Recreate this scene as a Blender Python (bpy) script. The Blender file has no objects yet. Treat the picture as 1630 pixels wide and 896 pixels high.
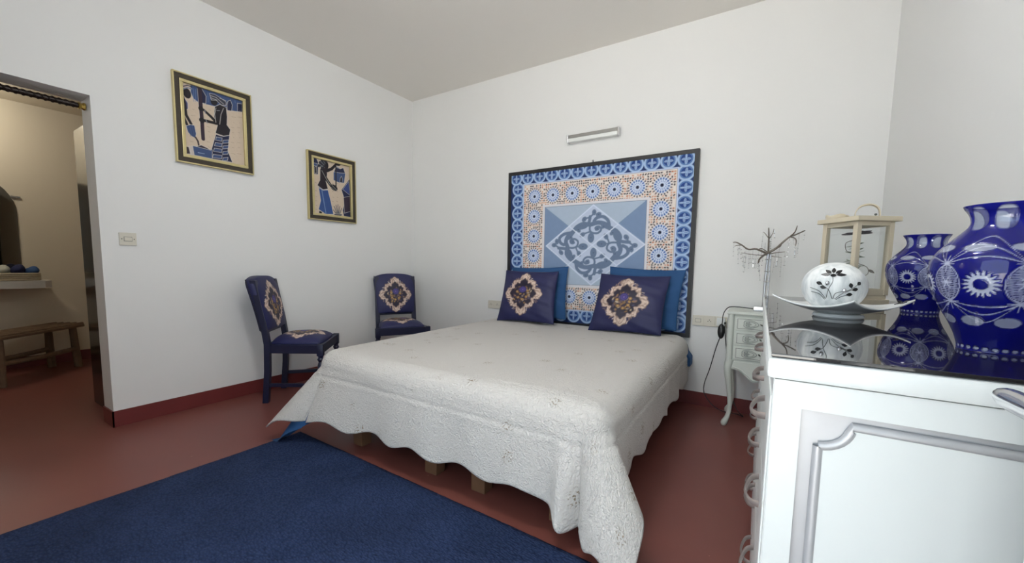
import bpy, bmesh, math, random
import numpy as np
from mathutils import Vector, Matrix

random.seed(7); np.random.seed(7)
C = bpy.context.scene.collection
scene = bpy.context.scene
PI = math.pi

# ------------------------------------------------------------------ camera, light, exposure
cam_d = bpy.data.cameras.new('camera'); cam = bpy.data.objects.new('camera', cam_d); C.objects.link(cam)
CX, CY, CZ = 3.5054, -3.5079, 1.10
yaw, pitch, roll, f_px = 0.5731, 0.0901, 0.0134, 640.07
fw = Vector((-math.sin(yaw)*math.cos(pitch), math.cos(yaw)*math.cos(pitch), -math.sin(pitch)))
rt = Vector((math.cos(yaw), math.sin(yaw), 0)); up = rt.cross(fw)
r2 = rt*math.cos(roll) + up*math.sin(roll); u2 = -rt*math.sin(roll) + up*math.cos(roll)
M = Matrix((r2, u2, -fw)).transposed().to_4x4(); M.translation = (CX, CY, CZ)
cam.matrix_world = M
cam_d.sensor_width = 36; cam_d.lens = f_px/1630*36
cam_d.shift_x = 19.67/1630; cam_d.shift_y = 30.68/1630
cam_d.clip_start = 0.02
scene.camera = cam

world = bpy.data.worlds.new('daylight'); scene.world = world; world.use_nodes = True
bg = world.node_tree.nodes['Background']
bg.inputs['Color'].default_value = (0.76, 0.90, 1.0, 1); bg.inputs['Strength'].default_value = 2.9

scene.view_settings.view_transform = 'Standard'; scene.view_settings.look = 'None'
scene.view_settings.gamma = 1.0; scene.view_settings.exposure = 0.0
scene.cycles.use_denoising = True
scene.cycles.max_bounces = 10; scene.cycles.diffuse_bounces = 6
scene.cycles.transparent_max_bounces = 16
scene.cycles.caustics_reflective = False; scene.cycles.caustics_refractive = False

def portal(name, loc, rot, sx, sy):
    l = bpy.data.lights.new(name, 'AREA'); l.shape = 'RECTANGLE'; l.size = sx; l.size_y = sy
    l.cycles.is_portal = True
    o = bpy.data.objects.new(name, l); o.location = loc; o.rotation_euler = rot; C.objects.link(o)
WX0, WX1, WZ = 2.15, 3.77, 2.28           # French window in the rear wall, where the photographer stands
portal('window_portal', ((WX0+WX1)/2, -3.70, WZ/2), (PI/2, 0, PI), WX1-WX0, WZ)
sun_d = bpy.data.lights.new('sun', 'SUN'); sun_d.energy = 50.0; sun_d.angle = 0.01; sun_d.color = (1.0, .98, .94)
sun_o = bpy.data.objects.new('sun', sun_d); sun_o.rotation_euler = (math.radians(-14), math.radians(-38), 0); C.objects.link(sun_o)   # high, over the roof: lights the terrace only
bulb_d = bpy.data.lights.new('added_ceiling_bulb', 'POINT'); bulb_d.energy = 46; bulb_d.color = (.98, 1.0, 1.0); bulb_d.shadow_soft_size = .17  # unseen bulb added to brighten the upper walls and bed top
bulb_o = bpy.data.objects.new('added_ceiling_bulb', bulb_d); bulb_o.location = (2.55, -2.65, 2.80); C.objects.link(bulb_o)

# ------------------------------------------------------------------ colour and material helpers
def lin(c):
    c = np.asarray(c, float)/255.0
    return np.where(c <= 0.04045, c/12.92, ((c+0.055)/1.055)**2.4)
def L4(c): return tuple(lin(c)) + (1.0,)

def base_mat(name):
    m = bpy.data.materials.new(name); m.use_nodes = True
    nt = m.node_tree; return m, nt, nt.nodes['Principled BSDF']
def nd(nt, t, **kw):
    n = nt.nodes.new(t)
    for k, v in kw.items():
        if k in n.inputs: n.inputs[k].default_value = v
        else: setattr(n, k, v)
    return n
def mat(name, col, rough=0.6, metal=0.0, var=0.08, vscale=6.0, bump=0.0, bscale=60.0, bdist=0.004, spec=0.5, attr=None, tex='NOISE'):
    m, nt, p = base_mat(name)
    tc = nd(nt, 'ShaderNodeTexCoord')
    n = nd(nt, 'ShaderNodeTexNoise', Scale=vscale, Detail=4.0)
    nt.links.new(tc.outputs['Object'], n.inputs['Vector'])
    mr = nd(nt, 'ShaderNodeMapRange'); mr.inputs['To Min'].default_value = 1-var; mr.inputs['To Max'].default_value = 1+var
    nt.links.new(n.outputs['Fac'], mr.inputs['Value'])
    mx = nd(nt, 'ShaderNodeMix', data_type='RGBA', blend_type='MULTIPLY'); mx.inputs['Factor'].default_value = 1
    if attr:
        a = nd(nt, 'ShaderNodeVertexColor', layer_name=attr); nt.links.new(a.outputs['Color'], mx.inputs[6])
    else: mx.inputs[6].default_value = L4(col)
    cmb = nd(nt, 'ShaderNodeCombineColor')
    for i in range(3): nt.links.new(mr.outputs['Result'], cmb.inputs[i])
    nt.links.new(cmb.outputs['Color'], mx.inputs[7])
    nt.links.new(mx.outputs[2], p.inputs['Base Color'])
    p.inputs['Roughness'].default_value = rough; p.inputs['Metallic'].default_value = metal
    p.inputs['Specular IOR Level'].default_value = spec
    if bump > 0:
        if tex == 'VORONOI': b = nd(nt, 'ShaderNodeTexVoronoi', Scale=bscale); out = b.outputs['Distance']
        else: b = nd(nt, 'ShaderNodeTexNoise', Scale=bscale, Detail=3.0); out = b.outputs['Fac']
        nt.links.new(tc.outputs['Object'], b.inputs['Vector'])
        bp = nd(nt, 'ShaderNodeBump'); bp.inputs['Strength'].default_value = bump; bp.inputs['Distance'].default_value = bdist
        nt.links.new(out, bp.inputs['Height']); nt.links.new(bp.outputs['Normal'], p.inputs['Normal'])
    return m

M_wall = mat('white_plaster', (232, 232, 231), 0.75, var=0.015, vscale=1.5, bump=0.12, bscale=35, bdist=0.003)
M_ceil = mat('ceiling_paint', (236, 232, 226), 0.8, var=0.015, vscale=1.2)
M_beige = mat('beige_plaster', (214, 204, 184), 0.8, var=0.03, vscale=2, bump=0.1, bscale=30)
M_base = mat('red_baseboard_paint', (112, 47, 46), 0.45, var=0.10, vscale=9)
M_white = mat('white_lacquer', (224, 227, 226), 0.28, var=0.01, vscale=3)
M_silver = mat('silver_paint', (190, 190, 193), 0.36, metal=0.3, var=0.05, vscale=25)
M_chrome = mat('chrome', (205, 205, 208), 0.16, metal=1.0, var=0.03)
M_handle = mat('antique_silver_pull', (158, 146, 142), 0.35, metal=0.5, var=0.08, vscale=40)
M_brass = mat('brass', (206, 176, 96), 0.25, metal=1.0, var=0.05)
M_gold = mat('pale_gold_gilding', (206, 192, 142), 0.38, metal=0.55, var=0.1, vscale=40)
M_moulding = mat('dark_bronze_moulding', (66, 58, 47), 0.45, metal=0.2, var=0.2, vscale=50)
M_blackframe = mat('black_frame', (34, 33, 35), 0.5, var=0.12, vscale=30)
M_plastic = mat('ivory_plastic', (214, 209, 196), 0.4, var=0.02)
M_hole = mat('dark_socket_hole', (30, 28, 26), 0.6)
M_black = mat('black_plastic', (20, 20, 22), 0.35, var=0.1)
M_navywood = mat('navy_painted_wood', (17, 21, 52), 0.42, var=0.15, vscale=12, bump=0.1, bscale=60)
M_velvet = mat('printed_navy_velvet', None, 0.55, var=0.22, vscale=14, bump=0.25, bscale=90, bdist=0.003, attr='print')
M_print = mat('printed_cloth', None, 0.85, var=0.05, vscale=30, bump=0.12, bscale=700, bdist=0.001, attr='print')
M_paint = mat('batik_print', None, 0.7, var=0.06, vscale=60, attr='print')
M_bluesheet = mat('blue_cotton', (34, 78, 126), 0.8, var=0.08, vscale=8, bump=0.15, bscale=30, bdist=0.006)
M_wood = mat('brown_pine', (104, 74, 52), 0.6, var=0.2, vscale=16)
M_oldwood = mat('driftwood', (112, 90, 70), 0.75, var=0.3, vscale=22, bump=0.3, bscale=60)
M_mattress = mat('mattress_ticking', (200, 198, 192), 0.9)
M_greywood = mat('grey_green_lacquer', (206, 211, 204), 0.42, var=0.05, vscale=10)
M_greyline = mat('dark_grey_line', (98, 102, 100), 0.5)
M_scroll = mat('worn_grey_carving', (156, 161, 156), .5)
M_darkpull = mat('dark_pewter', (92, 90, 86), .4, .6)
M_lantern = mat('cream_painted_wood', (208, 197, 174), 0.5, var=0.06, vscale=14)
M_ceramic = mat('white_ceramic', (232, 234, 234), 0.22, var=0.02)
M_darkdoor = mat('dark_varnished_wood', (26, 20, 18), 0.12, var=0.25, vscale=8)
M_twig = mat('silvered_twig', (118, 110, 102), 0.38, metal=0.6, var=0.25, vscale=60)
M_basket = mat('pale_wicker', (178, 166, 142), 0.8, var=0.2, vscale=50, bump=0.5, bscale=120)
M_navycloth = mat('navy_cloth', (26, 32, 74), 0.85, var=0.12)
M_bluecloth = mat('denim_blue_cloth', (44, 76, 122), 0.85, var=0.12)
M_greycloth = mat('pale_grey_cloth', (170, 172, 162), 0.85, var=0.12)
M_leafdark = mat('dark_plum_petal', (62, 52, 66), 0.6, var=0.2)
M_leafpale = mat('silver_sage_leaf', (164, 172, 160), 0.6, var=0.2)
M_mirror = mat('mirror_glass', (150, 148, 142), 0.03, metal=1.0, var=0.0)

def floor_mat():
    m, nt, p = base_mat('red_painted_concrete')
    tc = nd(nt, 'ShaderNodeTexCoord')
    n1 = nd(nt, 'ShaderNodeTexNoise', Scale=1.6, Detail=5.0); n2 = nd(nt, 'ShaderNodeTexNoise', Scale=38.0, Detail=2.0)
    for n in (n1, n2): nt.links.new(tc.outputs['Object'], n.inputs['Vector'])
    r = nd(nt, 'ShaderNodeValToRGB'); r.color_ramp.elements[0].position = 0.3; r.color_ramp.elements[1].position = 0.75
    r.color_ramp.elements[0].color = L4((112, 62, 56)); r.color_ramp.elements[1].color = L4((126, 74, 66))
    nt.links.new(n1.outputs['Fac'], r.inputs['Fac'])
    # small pale chips where the paint has worn
    r2_ = nd(nt, 'ShaderNodeValToRGB'); r2_.color_ramp.elements[0].position = 0.775; r2_.color_ramp.elements[1].position = 0.80
    nt.links.new(n2.outputs['Fac'], r2_.inputs['Fac'])
    mx = nd(nt, 'ShaderNodeMix', data_type='RGBA'); mx.inputs[7].default_value = L4((176, 132, 118))
    nt.links.new(r2_.outputs['Color'], mx.inputs['Factor']); nt.links.new(r.outputs['Color'], mx.inputs[6])
    nt.links.new(mx.outputs[2], p.inputs['Base Color'])
    rr = nd(nt, 'ShaderNodeMapRange'); rr.inputs['To Min'].default_value = 0.30; rr.inputs['To Max'].default_value = 0.48
    nt.links.new(n1.outputs['Fac'], rr.inputs['Value']); nt.links.new(rr.outputs['Result'], p.inputs['Roughness'])
    p.inputs['Specular IOR Level'].default_value = 0.4
    return m
M_floor = floor_mat()

def rug_mat():
    m, nt, p = base_mat('navy_loop_pile')
    tc = nd(nt, 'ShaderNodeTexCoord')
    v = nd(nt, 'ShaderNodeTexVoronoi', Scale=120.0); n = nd(nt, 'ShaderNodeTexNoise', Scale=3.0, Detail=4.0); n3 = nd(nt, 'ShaderNodeTexNoise', Scale=60.0, Detail=2.0)
    mp = nd(nt, 'ShaderNodeMapping'); mp.inputs['Scale'].default_value = (0.55, 1.0, 1.0)
    nt.links.new(tc.outputs['Object'], mp.inputs['Vector'])
    nt.links.new(mp.outputs['Vector'], v.inputs['Vector']); nt.links.new(tc.outputs['Object'], n.inputs['Vector']); nt.links.new(tc.outputs['Object'], n3.inputs['Vector'])
    r = nd(nt, 'ShaderNodeValToRGB'); r.color_ramp.elements[0].color = L4((47, 61, 94)); r.color_ramp.elements[1].color = L4((32, 44, 74))
    r.color_ramp.elements[0].position = 0.1; r.color_ramp.elements[1].position = 0.75
    nt.links.new(v.outputs['Distance'], r.inputs['Fac'])
    mr = nd(nt, 'ShaderNodeMapRange'); mr.inputs['From Min'].default_value = 0.3; mr.inputs['From Max'].default_value = 0.7; mr.inputs['To Min'].default_value = 0.8; mr.inputs['To Max'].default_value = 1.15
    nt.links.new(n.outputs['Fac'], mr.inputs['Value'])
    mx = nd(nt, 'ShaderNodeMix', data_type='RGBA', blend_type='MULTIPLY'); mx.inputs['Factor'].default_value = 1
    cmb = nd(nt, 'ShaderNodeCombineColor')
    for i in range(3): nt.links.new(mr.outputs['Result'], cmb.inputs[i])
    nt.links.new(r.outputs['Color'], mx.inputs[6]); nt.links.new(cmb.outputs['Color'], mx.inputs[7])
    nt.links.new(mx.outputs[2], p.inputs['Base Color'])
    p.inputs['Roughness'].default_value = 0.95; p.inputs['Specular IOR Level'].default_value = 0.15
    bp = nd(nt, 'ShaderNodeBump', invert=True); bp.inputs['Strength'].default_value = 0.9; bp.inputs['Distance'].default_value = 0.006
    nt.links.new(v.outputs['Distance'], bp.inputs['Height'])
    bp2 = nd(nt, 'ShaderNodeBump'); bp2.inputs['Strength'].default_value = 0.5; bp2.inputs['Distance'].default_value = 0.01
    nt.links.new(n3.outputs['Fac'], bp2.inputs['Height']); nt.links.new(bp.outputs['Normal'], bp2.inputs['Normal'])
    nt.links.new(bp2.outputs['Normal'], p.inputs['Normal'])
    return m
M_rug = rug_mat()

def quilt_mat():
    m, nt, p = base_mat('white_stippled_quilting')
    uv = nd(nt, 'ShaderNodeUVMap', uv_map='UVMap')
    st = nd(nt, 'ShaderNodeTexNoise', Scale=72.0, Detail=2.5); st.inputs['Distortion'].default_value = 1.6
    vo = nd(nt, 'ShaderNodeTexVoronoi', Scale=7.0); vo.inputs['Randomness'].default_value = 0.75
    sp = nd(nt, 'ShaderNodeTexNoise', Scale=110.0, Detail=1.0)
    for n in (st, vo, sp): nt.links.new(uv.outputs['UV'], n.inputs['Vector'])
    # embroidered sprigs: a few beige and grey stitches inside each cell
    r1 = nd(nt, 'ShaderNodeMapRange'); r1.inputs['From Min'].default_value = 0.14; r1.inputs['From Max'].default_value = 0.28; r1.inputs['To Min'].default_value = 1; r1.inputs['To Max'].default_value = 0
    nt.links.new(vo.outputs['Distance'], r1.inputs['Value'])
    r2_ = nd(nt, 'ShaderNodeMapRange'); r2_.inputs['From Min'].default_value = 0.55; r2_.inputs['From Max'].default_value = 0.62
    nt.links.new(sp.outputs['Fac'], r2_.inputs['Value'])
    mul = nd(nt, 'ShaderNodeMath', operation='MULTIPLY'); nt.links.new(r1.outputs['Result'], mul.inputs[0]); nt.links.new(r2_.outputs['Result'], mul.inputs[1])
    mx = nd(nt, 'ShaderNodeMix', data_type='RGBA'); mx.inputs[6].default_value = L4((212, 208, 204)); mx.inputs[7].default_value = L4((150, 134, 112))
    nt.links.new(mul.outputs[0], mx.inputs['Factor']); nt.links.new(mx.outputs[2], p.inputs['Base Color'])
    p.inputs['Roughness'].default_value = 0.85; p.inputs['Specular IOR Level'].default_value = 0.2
    bp = nd(nt, 'ShaderNodeBump'); bp.inputs['Strength'].default_value = 1.0; bp.inputs['Distance'].default_value = 0.011
    nt.links.new(st.outputs['Fac'], bp.inputs['Height'])
    bp2 = nd(nt, 'ShaderNodeBump'); bp2.inputs['Strength'].default_value = 0.5; bp2.inputs['Distance'].default_value = 0.006
    nt.links.new(mul.outputs[0], bp2.inputs['Height']); nt.links.new(bp.outputs['Normal'], bp2.inputs['Normal'])
    nt.links.new(bp2.outputs['Normal'], p.inputs['Normal'])
    return m
M_quilt = quilt_mat()

def schlick(nt):
    lw = nd(nt, 'ShaderNodeLayerWeight'); lw.inputs['Blend'].default_value = .5
    a = nd(nt, 'ShaderNodeMath', operation='POWER'); a.inputs[1].default_value = 5.0; nt.links.new(lw.outputs['Facing'], a.inputs[0])
    b = nd(nt, 'ShaderNodeMath', operation='MULTIPLY_ADD'); b.inputs[1].default_value = .95; b.inputs[2].default_value = .045; nt.links.new(a.outputs[0], b.inputs[0])
    return b
def clear_glass(name, tint=(252, 253, 253), gloss=1.0):
    m = bpy.data.materials.new(name); m.use_nodes = True; nt = m.node_tree; nt.nodes.remove(nt.nodes['Principled BSDF'])
    out = nt.nodes['Material Output']
    t = nd(nt, 'ShaderNodeBsdfTransparent', Color=L4(tint)); g = nd(nt, 'ShaderNodeBsdfGlossy', Roughness=0.02)
    fr = schlick(nt); mx = nd(nt, 'ShaderNodeMixShader')
    nt.links.new(fr.outputs[0], mx.inputs[0]); nt.links.new(t.outputs[0], mx.inputs[1]); nt.links.new(g.outputs[0], mx.inputs[2])
    nt.links.new(mx.outputs[0], out.inputs[0]); return m
M_glass = clear_glass('clear_pane_glass')

def vase_mat():
    # cobalt flashed glass; the 'cut' attribute says where the blue layer has been ground away
    m = bpy.data.materials.new('cobalt_cut_glass'); m.use_nodes = True; nt = m.node_tree; nt.nodes.remove(nt.nodes['Principled BSDF'])
    out = nt.nodes['Material Output']
    at = nd(nt, 'ShaderNodeVertexColor', layer_name='cut'); sep = nd(nt, 'ShaderNodeSeparateColor'); nt.links.new(at.outputs['Color'], sep.inputs[0])
    bt = nd(nt, 'ShaderNodeBsdfTransparent', Color=(0.03, 0.035, 0.55, 1)); bd = nd(nt, 'ShaderNodeBsdfDiffuse', Color=(0.006, 0.008, 0.20, 1))
    mb = nd(nt, 'ShaderNodeMixShader'); mb.inputs[0].default_value = 0.62
    nt.links.new(bt.outputs[0], mb.inputs[1]); nt.links.new(bd.outputs[0], mb.inputs[2])
    ct = nd(nt, 'ShaderNodeBsdfTransparent', Color=(0.86, 0.89, 0.95, 1)); cd = nd(nt, 'ShaderNodeBsdfDiffuse', Color=(0.50, 0.53, 0.66, 1))
    mc = nd(nt, 'ShaderNodeMixShader'); nt.links.new(sep.outputs[1], mc.inputs[0])
    nt.links.new(ct.outputs[0], mc.inputs[1]); nt.links.new(cd.outputs[0], mc.inputs[2])
    mm = nd(nt, 'ShaderNodeMixShader'); nt.links.new(sep.outputs[0], mm.inputs[0]); nt.links.new(mb.outputs[0], mm.inputs[1]); nt.links.new(mc.outputs[0], mm.inputs[2])
    g = nd(nt, 'ShaderNodeBsdfGlossy', Roughness=0.03); fr = schlick(nt); mx = nd(nt, 'ShaderNodeMixShader')
    nt.links.new(fr.outputs[0], mx.inputs[0]); nt.links.new(mm.outputs[0], mx.inputs[1]); nt.links.new(g.outputs[0], mx.inputs[2])
    nt.links.new(mx.outputs[0], out.inputs[0]); return m
M_vase = vase_mat()

def simple_emit(name, col, s):
    m, nt, p = base_mat(name); p.inputs['Base Color'].default_value = L4(col)
    p.inputs['Emission Color'].default_value = L4(col); p.inputs['Emission Strength'].default_value = s; return m

m_, nt_, p_ = base_mat('dark_tinted_glass'); M_darkglass = m_
p_.inputs['Base Color'].default_value = (0.012, 0.010, 0.012, 1); p_.inputs['Roughness'].default_value = 0.02; p_.inputs['IOR'].default_value = 1.75
m_, nt_, p_ = base_mat('frosted_lamp_diffuser'); M_diff = m_
p_.inputs['Base Color'].default_value = L4((232, 234, 232)); p_.inputs['Roughness'].default_value = 0.35
m_, nt_, p_ = base_mat('streaked_white_glaze'); M_ball = m_
tc = nd(nt_, 'ShaderNodeTexCoord'); mp = nd(nt_, 'ShaderNodeMapping'); mp.inputs['Scale'].default_value = (1, 1, 0.22); mp.inputs['Rotation'].default_value = (0.2, 0.5, 0)
nz = nd(nt_, 'ShaderNodeTexNoise', Scale=42.0, Detail=3.0); nt_.links.new(tc.outputs['Object'], mp.inputs['Vector']); nt_.links.new(mp.outputs['Vector'], nz.inputs['Vector'])
rp = nd(nt_, 'ShaderNodeValToRGB'); rp.color_ramp.elements[0].position = 0.35; rp.color_ramp.elements[1].position = 0.6
rp.color_ramp.elements[0].color = L4((196, 202, 204)); rp.color_ramp.elements[1].color = L4((238, 240, 240))
nt_.links.new(nz.outputs['Fac'], rp.inputs['Fac']); nt_.links.new(rp.outputs['Color'], p_.inputs['Base Color']); p_.inputs['Roughness'].default_value = 0.3

# ------------------------------------------------------------------ mesh helpers
class G:
    def __init__(s): s.v = []; s.f = []
    def add(s, vs, fs, m=None):
        k = len(s.v)
        for v in vs: s.v.append(tuple(m @ Vector(v)) if m is not None else tuple(v))
        for f in fs: s.f.append(tuple(i+k for i in f))
        return s
    def box(s, x0, x1, y0, y1, z0, z1, m=None, ch=0.0):
        if ch <= 0:
            vs = [(x, y, z) for z in (z0, z1) for y in (y0, y1) for x in (x0, x1)]
            return s.add(vs, [(0,2,3,1), (4,5,7,6), (0,1,5,4), (2,6,7,3), (0,4,6,2), (1,3,7,5)], m)
        bm = bmesh.new(); bmesh.ops.create_cube(bm, size=1)
        for v in bm.verts: v.co = Vector(((x0+x1)/2+v.co.x*(x1-x0), (y0+y1)/2+v.co.y*(y1-y0), (z0+z1)/2+v.co.z*(z1-z0)))
        bmesh.ops.bevel(bm, geom=bm.edges[:], offset=ch, segments=2, affect='EDGES', profile=0.6)
        bm.verts.index_update()
        s.add([v.co.copy() for v in bm.verts], [[v.index for v in f.verts] for f in bm.faces], m); bm.free(); return s
    def tube(s, pts, r, n=8, cap=True, m=None, flat=1.0):
        pts = [Vector(p) for p in pts]; rs = r if hasattr(r, '__len__') else [r]*len(pts)
        vs = []; fs = []; ref = None
        for i, p in enumerate(pts):
            d = (pts[min(i+1, len(pts)-1)] - pts[max(i-1, 0)]).normalized()
            if ref is None:
                ref = Vector((0, 0, 1)) if abs(d.z) < 0.9 else Vector((1, 0, 0))
            a = (ref - d*ref.dot(d)).normalized(); ref = a; b = d.cross(a)
            for k in range(n):
                t = 2*PI*k/n; vs.append(p + (a*math.cos(t)*flat + b*math.sin(t))*rs[i])
        for i in range(len(pts)-1):
            for k in range(n):
                fs.append((i*n+k, i*n+(k+1) % n, (i+1)*n+(k+1) % n, (i+1)*n+k))
        if cap: fs.append(tuple(range(n-1, -1, -1))); fs.append(tuple(range((len(pts)-1)*n, len(pts)*n)))
        return s.add(vs, fs, m)
    def lathe(s, prof, n=24, m=None, sx=1.0, sy=1.0):
        vs = []; fs = []
        for r, z in prof:
            for k in range(n): t = 2*PI*k/n; vs.append((r*math.cos(t)*sx, r*math.sin(t)*sy, z))
        for i in range(len(prof)-1):
            for k in range(n): fs.append((i*n+k, i*n+(k+1) % n, (i+1)*n+(k+1) % n, (i+1)*n+k))
        fs.append(tuple(range(n-1, -1, -1))); fs.append(tuple(range((len(prof)-1)*n, len(prof)*n)))
        return s.add(vs, fs, m)
    def prism(s, poly, d, m=None):      # polygon in the xy plane pushed to z = d
        n = len(poly); vs = [(x, y, 0) for x, y in poly] + [(x, y, d) for x, y in poly]
        fs = [tuple(range(n-1, -1, -1)), tuple(range(n, 2*n))] + [(i, (i+1) % n, n+(i+1) % n, n+i) for i in range(n)]
        return s.add(vs, fs, m)
    def ell(s, c, r, n=10, m2=8, m=None):
        prof = [(max(math.sin(PI*i/m2), 1e-4), -math.cos(PI*i/m2)) for i in range(m2+1)]
        mm = Matrix.Translation(c) @ Matrix.Diagonal((r[0], r[1], r[2], 1))
        return s.lathe(prof, n, (m @ mm) if m is not None else mm)
    def leaf(s, base, d, w, l, nrm=(0, 0, 1), th=0.0012):
        d = Vector(d).normalized(); nn = Vector(nrm); a = d.cross(nn)
        if a.length < 1e-4: a = d.cross(Vector((1, 0, 0)))
        a.normalize(); nn = a.cross(d).normalized(); b = Vector(base)
        out = [(0, 0), (.25, .8), (.5, 1), (.8, .55), (1, 0), (.8, -.55), (.5, -1), (.25, -.8)]
        vs = [b+d*l*t+a*w*.5*k+nn*th for t, k in out] + [b+d*l*t+a*w*.5*k-nn*th for t, k in out]
        n = 8; fs = [tuple(range(n)), tuple(range(2*n-1, n-1, -1))] + [(i, n+i, n+(i+1) % n, (i+1) % n) for i in range(n)]
        return s.add(vs, fs)

def obj(name, g, m, parent=None, smooth=False, bevel=0.0, label=None):
    me = bpy.data.meshes.new(name); me.from_pydata([tuple(v) for v in g.v], [], [tuple(f) for f in g.f])
    bm = bmesh.new(); bm.from_mesh(me); bmesh.ops.recalc_face_normals(bm, faces=bm.faces[:])
    if bevel > 0: bmesh.ops.bevel(bm, geom=bm.edges[:], offset=bevel, segments=2, affect='EDGES', profile=0.6)
    bm.to_mesh(me); bm.free()
    if smooth: me.polygons.foreach_set('use_smooth', [True]*len(me.polygons)); me.set_sharp_from_angle(angle=math.radians(38))
    me.materials.append(m)
    o = bpy.data.objects.new(name, me); C.objects.link(o)
    if parent is not None: o.parent = parent
    if label: o['label'] = label
    return o
def thing(name, label, cat, loc=(0, 0, 0), rz=0.0, group=None):
    o = bpy.data.objects.new(name, None); o.empty_display_size = 0.05; C.objects.link(o); o.location = loc; o.rotation_euler = (0, 0, rz)
    return tag(o, label, cat, group)
def tag(o, label, cat, group=None):
    o['label'] = label; o['category'] = cat
    if group: o['group'] = group
    return o
def struct(o): o['kind'] = 'structure'; return o
def copy_tree(o, parent=None):
    c = o.copy(); C.objects.link(c); c.parent = parent
    for ch in list(o.children): copy_tree(ch, c)
    return c
def smooth_path(pts, n=6):          # Catmull-Rom
    P = [Vector(p) for p in pts]; out = []
    for i in range(len(P)-1):
        p0, p1, p2, p3 = P[max(i-1, 0)], P[i], P[i+1], P[min(i+2, len(P)-1)]
        for k in range(n):
            t = k/n; out.append(0.5*((2*p1)+(-p0+p2)*t+(2*p0-5*p1+4*p2-p3)*t*t+(-p0+3*p1-3*p2+p3)*t**3))
    out.append(P[-1]); return out

# a painted grid: flat print carried as a colour attribute on a real mesh
class Canvas:
    def __init__(s, x0, x1, y0, y1, nx, ny, bgc):
        s.x = np.linspace(x0, x1, nx); s.y = np.linspace(y0, y1, ny); s.X, s.Y = np.meshgrid(s.x, s.y)
        s.c = np.tile(lin(bgc), (ny, nx, 1)); s.px = (x1-x0)/nx
    def blend(s, sl, a, col):
        s.c[sl] = s.c[sl]*(1-a[..., None]) + lin(col)*a[..., None]
    def sl(s, x0, x1, y0, y1):
        i0, i1 = np.searchsorted(s.x, [x0, x1]); j0, j1 = np.searchsorted(s.y, [y0, y1]); return (slice(j0, j1), slice(i0, i1))
    def sd(s, sl, d, col): s.blend(sl, np.clip(.5-d/s.px, 0, 1), col)
    def circ(s, cx, cy, r, col, w=None):
        k = s.sl(cx-r-.02*0-s.px*2-(w or 0), cx+r+s.px*2+(w or 0), cy-r-s.px*2-(w or 0), cy+r+s.px*2+(w or 0))
        d = np.hypot(s.X[k]-cx, s.Y[k]-cy)-r
        s.sd(k, np.abs(d)-w/2 if w else d, col)
    def ell(s, cx, cy, a, b, ang, col):
        R = max(a, b)+s.px*2; k = s.sl(cx-R, cx+R, cy-R, cy+R); X = s.X[k]-cx; Y = s.Y[k]-cy
        ca, sa = math.cos(ang), math.sin(ang); u = (X*ca+Y*sa)/a; v = (-X*sa+Y*ca)/b
        s.sd(k, (np.sqrt(u*u+v*v)-1)*min(a, b), col)
    def line(s, pts, w, col, w2=None):
        n = len(pts)-1
        for i in range(n):
            (ax, ay), (bx, by) = pts[i], pts[i+1]
            wa = w if w2 is None else w+(w2-w)*i/n; wb = w if w2 is None else w+(w2-w)*(i+1)/n; W = max(wa, wb)
            k = s.sl(min(ax, bx)-W, max(ax, bx)+W, min(ay, by)-W, max(ay, by)+W)
            X = s.X[k]; Y = s.Y[k]; dx, dy = bx-ax, by-ay; L2 = dx*dx+dy*dy+1e-12
            t = np.clip(((X-ax)*dx+(Y-ay)*dy)/L2, 0, 1)
            s.sd(k, np.hypot(X-ax-t*dx, Y-ay-t*dy)-(wa+(wb-wa)*t)/2, col)
    def poly(s, pts, col):
        xs = [p[0] for p in pts]; ys = [p[1] for p in pts]; k = s.sl(min(xs)-s.px, max(xs)+s.px, min(ys)-s.px, max(ys)+s.px)
        X = s.X[k]; Y = s.Y[k]; ins = np.zeros(X.shape, bool); n = len(pts); dmin = np.full(X.shape, 1e9)
        for i in range(n):
            (ax, ay), (bx, by) = pts[i], pts[(i+1) % n]
            if ay != by:
                c = ((ay > Y) != (by > Y)) & (X < (bx-ax)*(Y-ay)/(by-ay)+ax); ins ^= c
            dx, dy = bx-ax, by-ay; t = np.clip(((X-ax)*dx+(Y-ay)*dy)/(dx*dx+dy*dy+1e-12), 0, 1)
            dmin = np.minimum(dmin, np.hypot(X-ax-t*dx, Y-ay-t*dy))
        s.sd(k, np.where(ins, -dmin, dmin), col)
    def curve(s, pts, w, col, w2=None):
        s.line([(p.x, p.y) for p in smooth_path([(x, y, 0) for x, y in pts], 6)], w, col, w2)

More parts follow.
